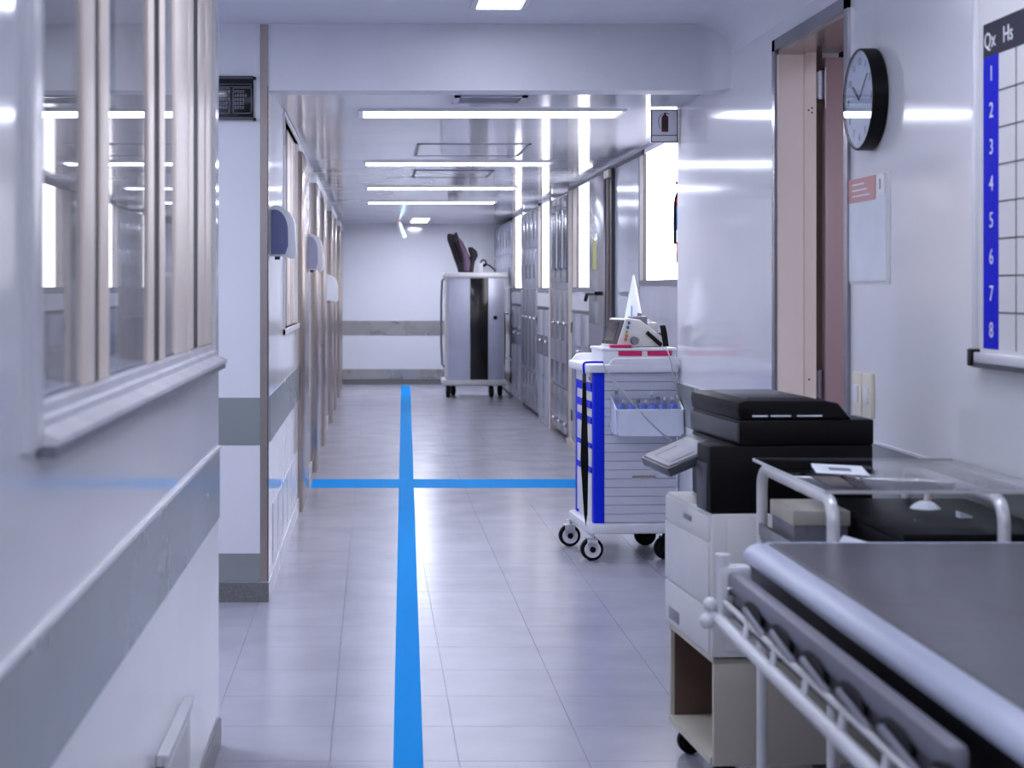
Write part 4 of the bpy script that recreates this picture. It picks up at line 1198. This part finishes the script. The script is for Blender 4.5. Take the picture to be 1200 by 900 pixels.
t = thing('beige_tray_box', 'beige metal tray box on the lower shelf of the instrument table', 'box', (1.2, 4.45, SZ))
bx(1.125, 1.27, 4.34, 4.58, SZ, 0.865, bev=0.003).build('box_body', 'midgrey', t)
bx(1.12, 1.275, 4.335, 4.585, 0.865, 0.905, bev=0.003).build('box_lid', 'beige', t)
t = thing('black_equipment_box', 'broad black equipment box on the lower shelf under the glass top', 'box', (1.45, 4.2, SZ))
bx(1.285, 1.675, 3.93, 4.60, SZ, 0.885, bev=0.004).build('box_body', 'black', t)
bx(1.283, 1.677, 3.928, 4.602, 0.88, 0.905, bev=0.004).build('box_lid', 'black', t)
o = thing('upturned_bowl', 'shallow white upturned bowl lying on the black equipment box', 'bowl', (1.49, 4.38, 0.905))
MB().lathe((1.49, 4.38, 0.905), [(0.040, 0), (0.040, 0.003), (0.03, 0.012), (0.016, 0.02), (0.012, 0.021), (0.001, 0.021)], 'Z', 20).build('dome', 'white', o)
MB().cyl((1.495, 4.38, 0.924), (1.50, 4.38, 0.95), 0.01, n=10).build('stub', 'steel_warm', o)
o = thing('paper_scrap', 'tiny white folded scrap on the black equipment box', 'paper', (1.53, 4.2, 0.905))
MB().prism([(1.515, 0.906), (1.515, 0.922), (1.548, 0.911), (1.548, 0.906)], 'Y', 4.19, 4.22).build('scrap', 'paper', o)
o = thing('white_wrapper', 'crumpled white wrapper at the table leg on the near corner of the black box', 'paper', (1.2, 3.97, SZ))
wb = MB()
wb.quad([(1.13, 3.98, 0.865), (1.17, 4.04, 0.885), (1.27, 4.0, 0.86), (1.2, 3.95, 0.815)], 0.003)
wb.ball((1.14, 3.99, 0.865), 0.018, 0.02, 0.018, n=8)
wb.prism([(1.12, SZ), (1.22, SZ), (1.20, 0.84), (1.15, 0.86)], 'Y', 3.97, 3.99)
wb.build('wrapper', 'paper', o)
o = thing('paper_note', 'white printed note lying on the glass table top', 'paper', (1.22, 4.3, GZ + 0.008))
MB().quad([(1.165, 4.27, GZ + 0.0085), (1.285, 4.20, GZ + 0.0085), (1.33, 4.42, GZ + 0.0085), (1.21, 4.49, GZ + 0.0085)], 0.0012).build('sheet', 'paper', o)
MB().quad([(1.215, 4.32, GZ + 0.0097), (1.265, 4.29, GZ + 0.0097), (1.28, 4.36, GZ + 0.0097), (1.23, 4.39, GZ + 0.0097)], 0.0004).build('print_block', 'midgrey', o)

# ================================================================== hospital bed (stretcher)
EX0, EX1, EYn, EYf, EZ = 0.862, 1.575, 1.85, 3.82, 0.90
t = thing('hospital_stretcher', 'stretcher bed with dark grey mattress and lowered pale side rail in the foreground', 'bed', (1.22, 2.85, 0))
MB().rounded(EX0 + 0.05, EX1 - 0.02, EYn + 0.02, EYf - 0.012, EZ - 0.07, EZ + 0.004, 0.03, 0.012).build('mattress', 'vinyl', t)
# mattress edge, its bright reflection put into the paler colour: a fat rounded strip along the corridor side and across the far end
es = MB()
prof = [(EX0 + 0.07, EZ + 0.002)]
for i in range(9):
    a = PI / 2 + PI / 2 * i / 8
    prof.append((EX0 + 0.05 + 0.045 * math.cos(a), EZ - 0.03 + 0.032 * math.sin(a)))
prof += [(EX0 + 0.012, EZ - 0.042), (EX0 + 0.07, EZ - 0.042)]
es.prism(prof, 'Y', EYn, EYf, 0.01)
es.build('mattress_edge', 'vinyl_highlight', t)
bx(EX0 + 0.06, EX1, EYf - 0.014, EYf, EZ - 0.06, EZ + 0.003, bev=0.005).build('end_edge', 'vinyl_highlight', t)
bx(EX0 + 0.03, EX1 - 0.02, EYn, EYf - 0.02, EZ - 0.115, EZ - 0.07).build('deck', 'black', t)
bx(EX0 + 0.018, EX0 + 0.04, EYn, EYf - 0.02, EZ - 0.12, EZ - 0.043, bev=0.003).build('deck_rail', 'black', t)
# lowered side rail
rl = thing
RYa, RYb = 2.28, 3.70
gp = MB().rounded(0.806, 0.842, RYa, RYb, 0.812, 0.856, 0.016, 0.012)
gp.build('rail_pad', 'railgrey', t)
bx(0.812, 0.842, RYa + 0.06, RYb - 0.03, 0.755, 0.815).build('rail_web', 'darkgrey', t)
MB().tube([(0.792, RYb + 0.02, 0.742), (0.787, 3.2, 0.742), (0.782, 2.1, 0.742)], 0.015, n=12).build('lower_bar', 'white', t)
MB().tube([(0.800, RYb, 0.785), (0.797, 3.2, 0.785), (0.792, 2.2, 0.785)], 0.007, n=10).build('upper_bar', 'offwhite', t)
for k in range(6):
    y = RYb - 0.26 - k * 0.235
    oy = [(y + 0.055 * math.cos(2 * PI * i / 16) + (0.02 if math.cos(2 * PI * i / 16) > 0 else -0.02), 0.808 + 0.022 * math.sin(2 * PI * i / 16)) for i in range(16)]
    MB().prism(oy, 'X', 0.803, 0.812).build('grip_recess', 'black', t)
    MB().tube([(0.789, y + 0.0, 0.742), (0.792, y + 0.0, 0.772), (0.798, y + 0.012, 0.786)], 0.0085, n=8, smooth=2).build('rail_post', 'white', t)
    MB().tube([(0.799, y + 0.05, 0.808), (0.798, y - 0.03, 0.80), (0.798, y - 0.13, 0.787)], 0.0075, n=8, smooth=2).build('rail_link', 'railgrey', t)
br = MB()
br.box(0.786, 0.862, RYb - 0.01, RYb + 0.03, 0.745, 0.868, bev=0.012)
br.cyl((0.798, RYb + 0.01, 0.85), (0.798, RYb + 0.01, 0.892), 0.017, n=12)
br.cyl((0.79, RYb + 0.015, 0.75), (0.765, RYb + 0.015, 0.745), 0.014, n=12)
br.ball((0.763, RYb + 0.015, 0.738), 0.018)
br.ball((0.772, RYb + 0.02, 0.775), 0.017)
br.build('end_bracket', 'white', t)
MB().cyl((0.83, RYb - 0.03, 0.815), (0.80, RYb - 0.03, 0.815), 0.01, n=10).build('pivot_bolt', 'chrome', t)
# undercarriage
for y in (2.25, 3.1):
    bx(1.25, 1.40, y - 0.08, y + 0.08, 0.25, 0.79, bev=0.01).build('lift_column', 'darkgrey', t)
bx(1.02, 1.56, 2.0, 3.3, 0.16, 0.26, bev=0.02).build('base_frame', 'offwhite', t)
for x in (1.06, 1.52):
    for y in (2.08, 3.22):
        caster(t, x, y, 0.075, 0.165, 'darkgrey', 'X', wd=0.04)

# the cart and everything on it stand slightly turned to the wall
def turn(names, pivot, deg):
    R = Matrix.Rotation(math.radians(deg), 3, 'Z')
    pv = Vector(pivot)
    for o in list(C.objects):
        if o.parent is None and o.name.split('.')[0] in names:
            o.location = pv + R @ (o.location - pv)
            o.rotation_euler.z += math.radians(deg)
turn({'emergency_cart', 'black_strap', 'storage_bin', 'blue_packet', 'glass_vial', 'drug_tray', 'defibrillator', 'cable_bundle', 'paper_cone', 'hanging_cable'}, (1.42, 9.2, 0), 3.5)
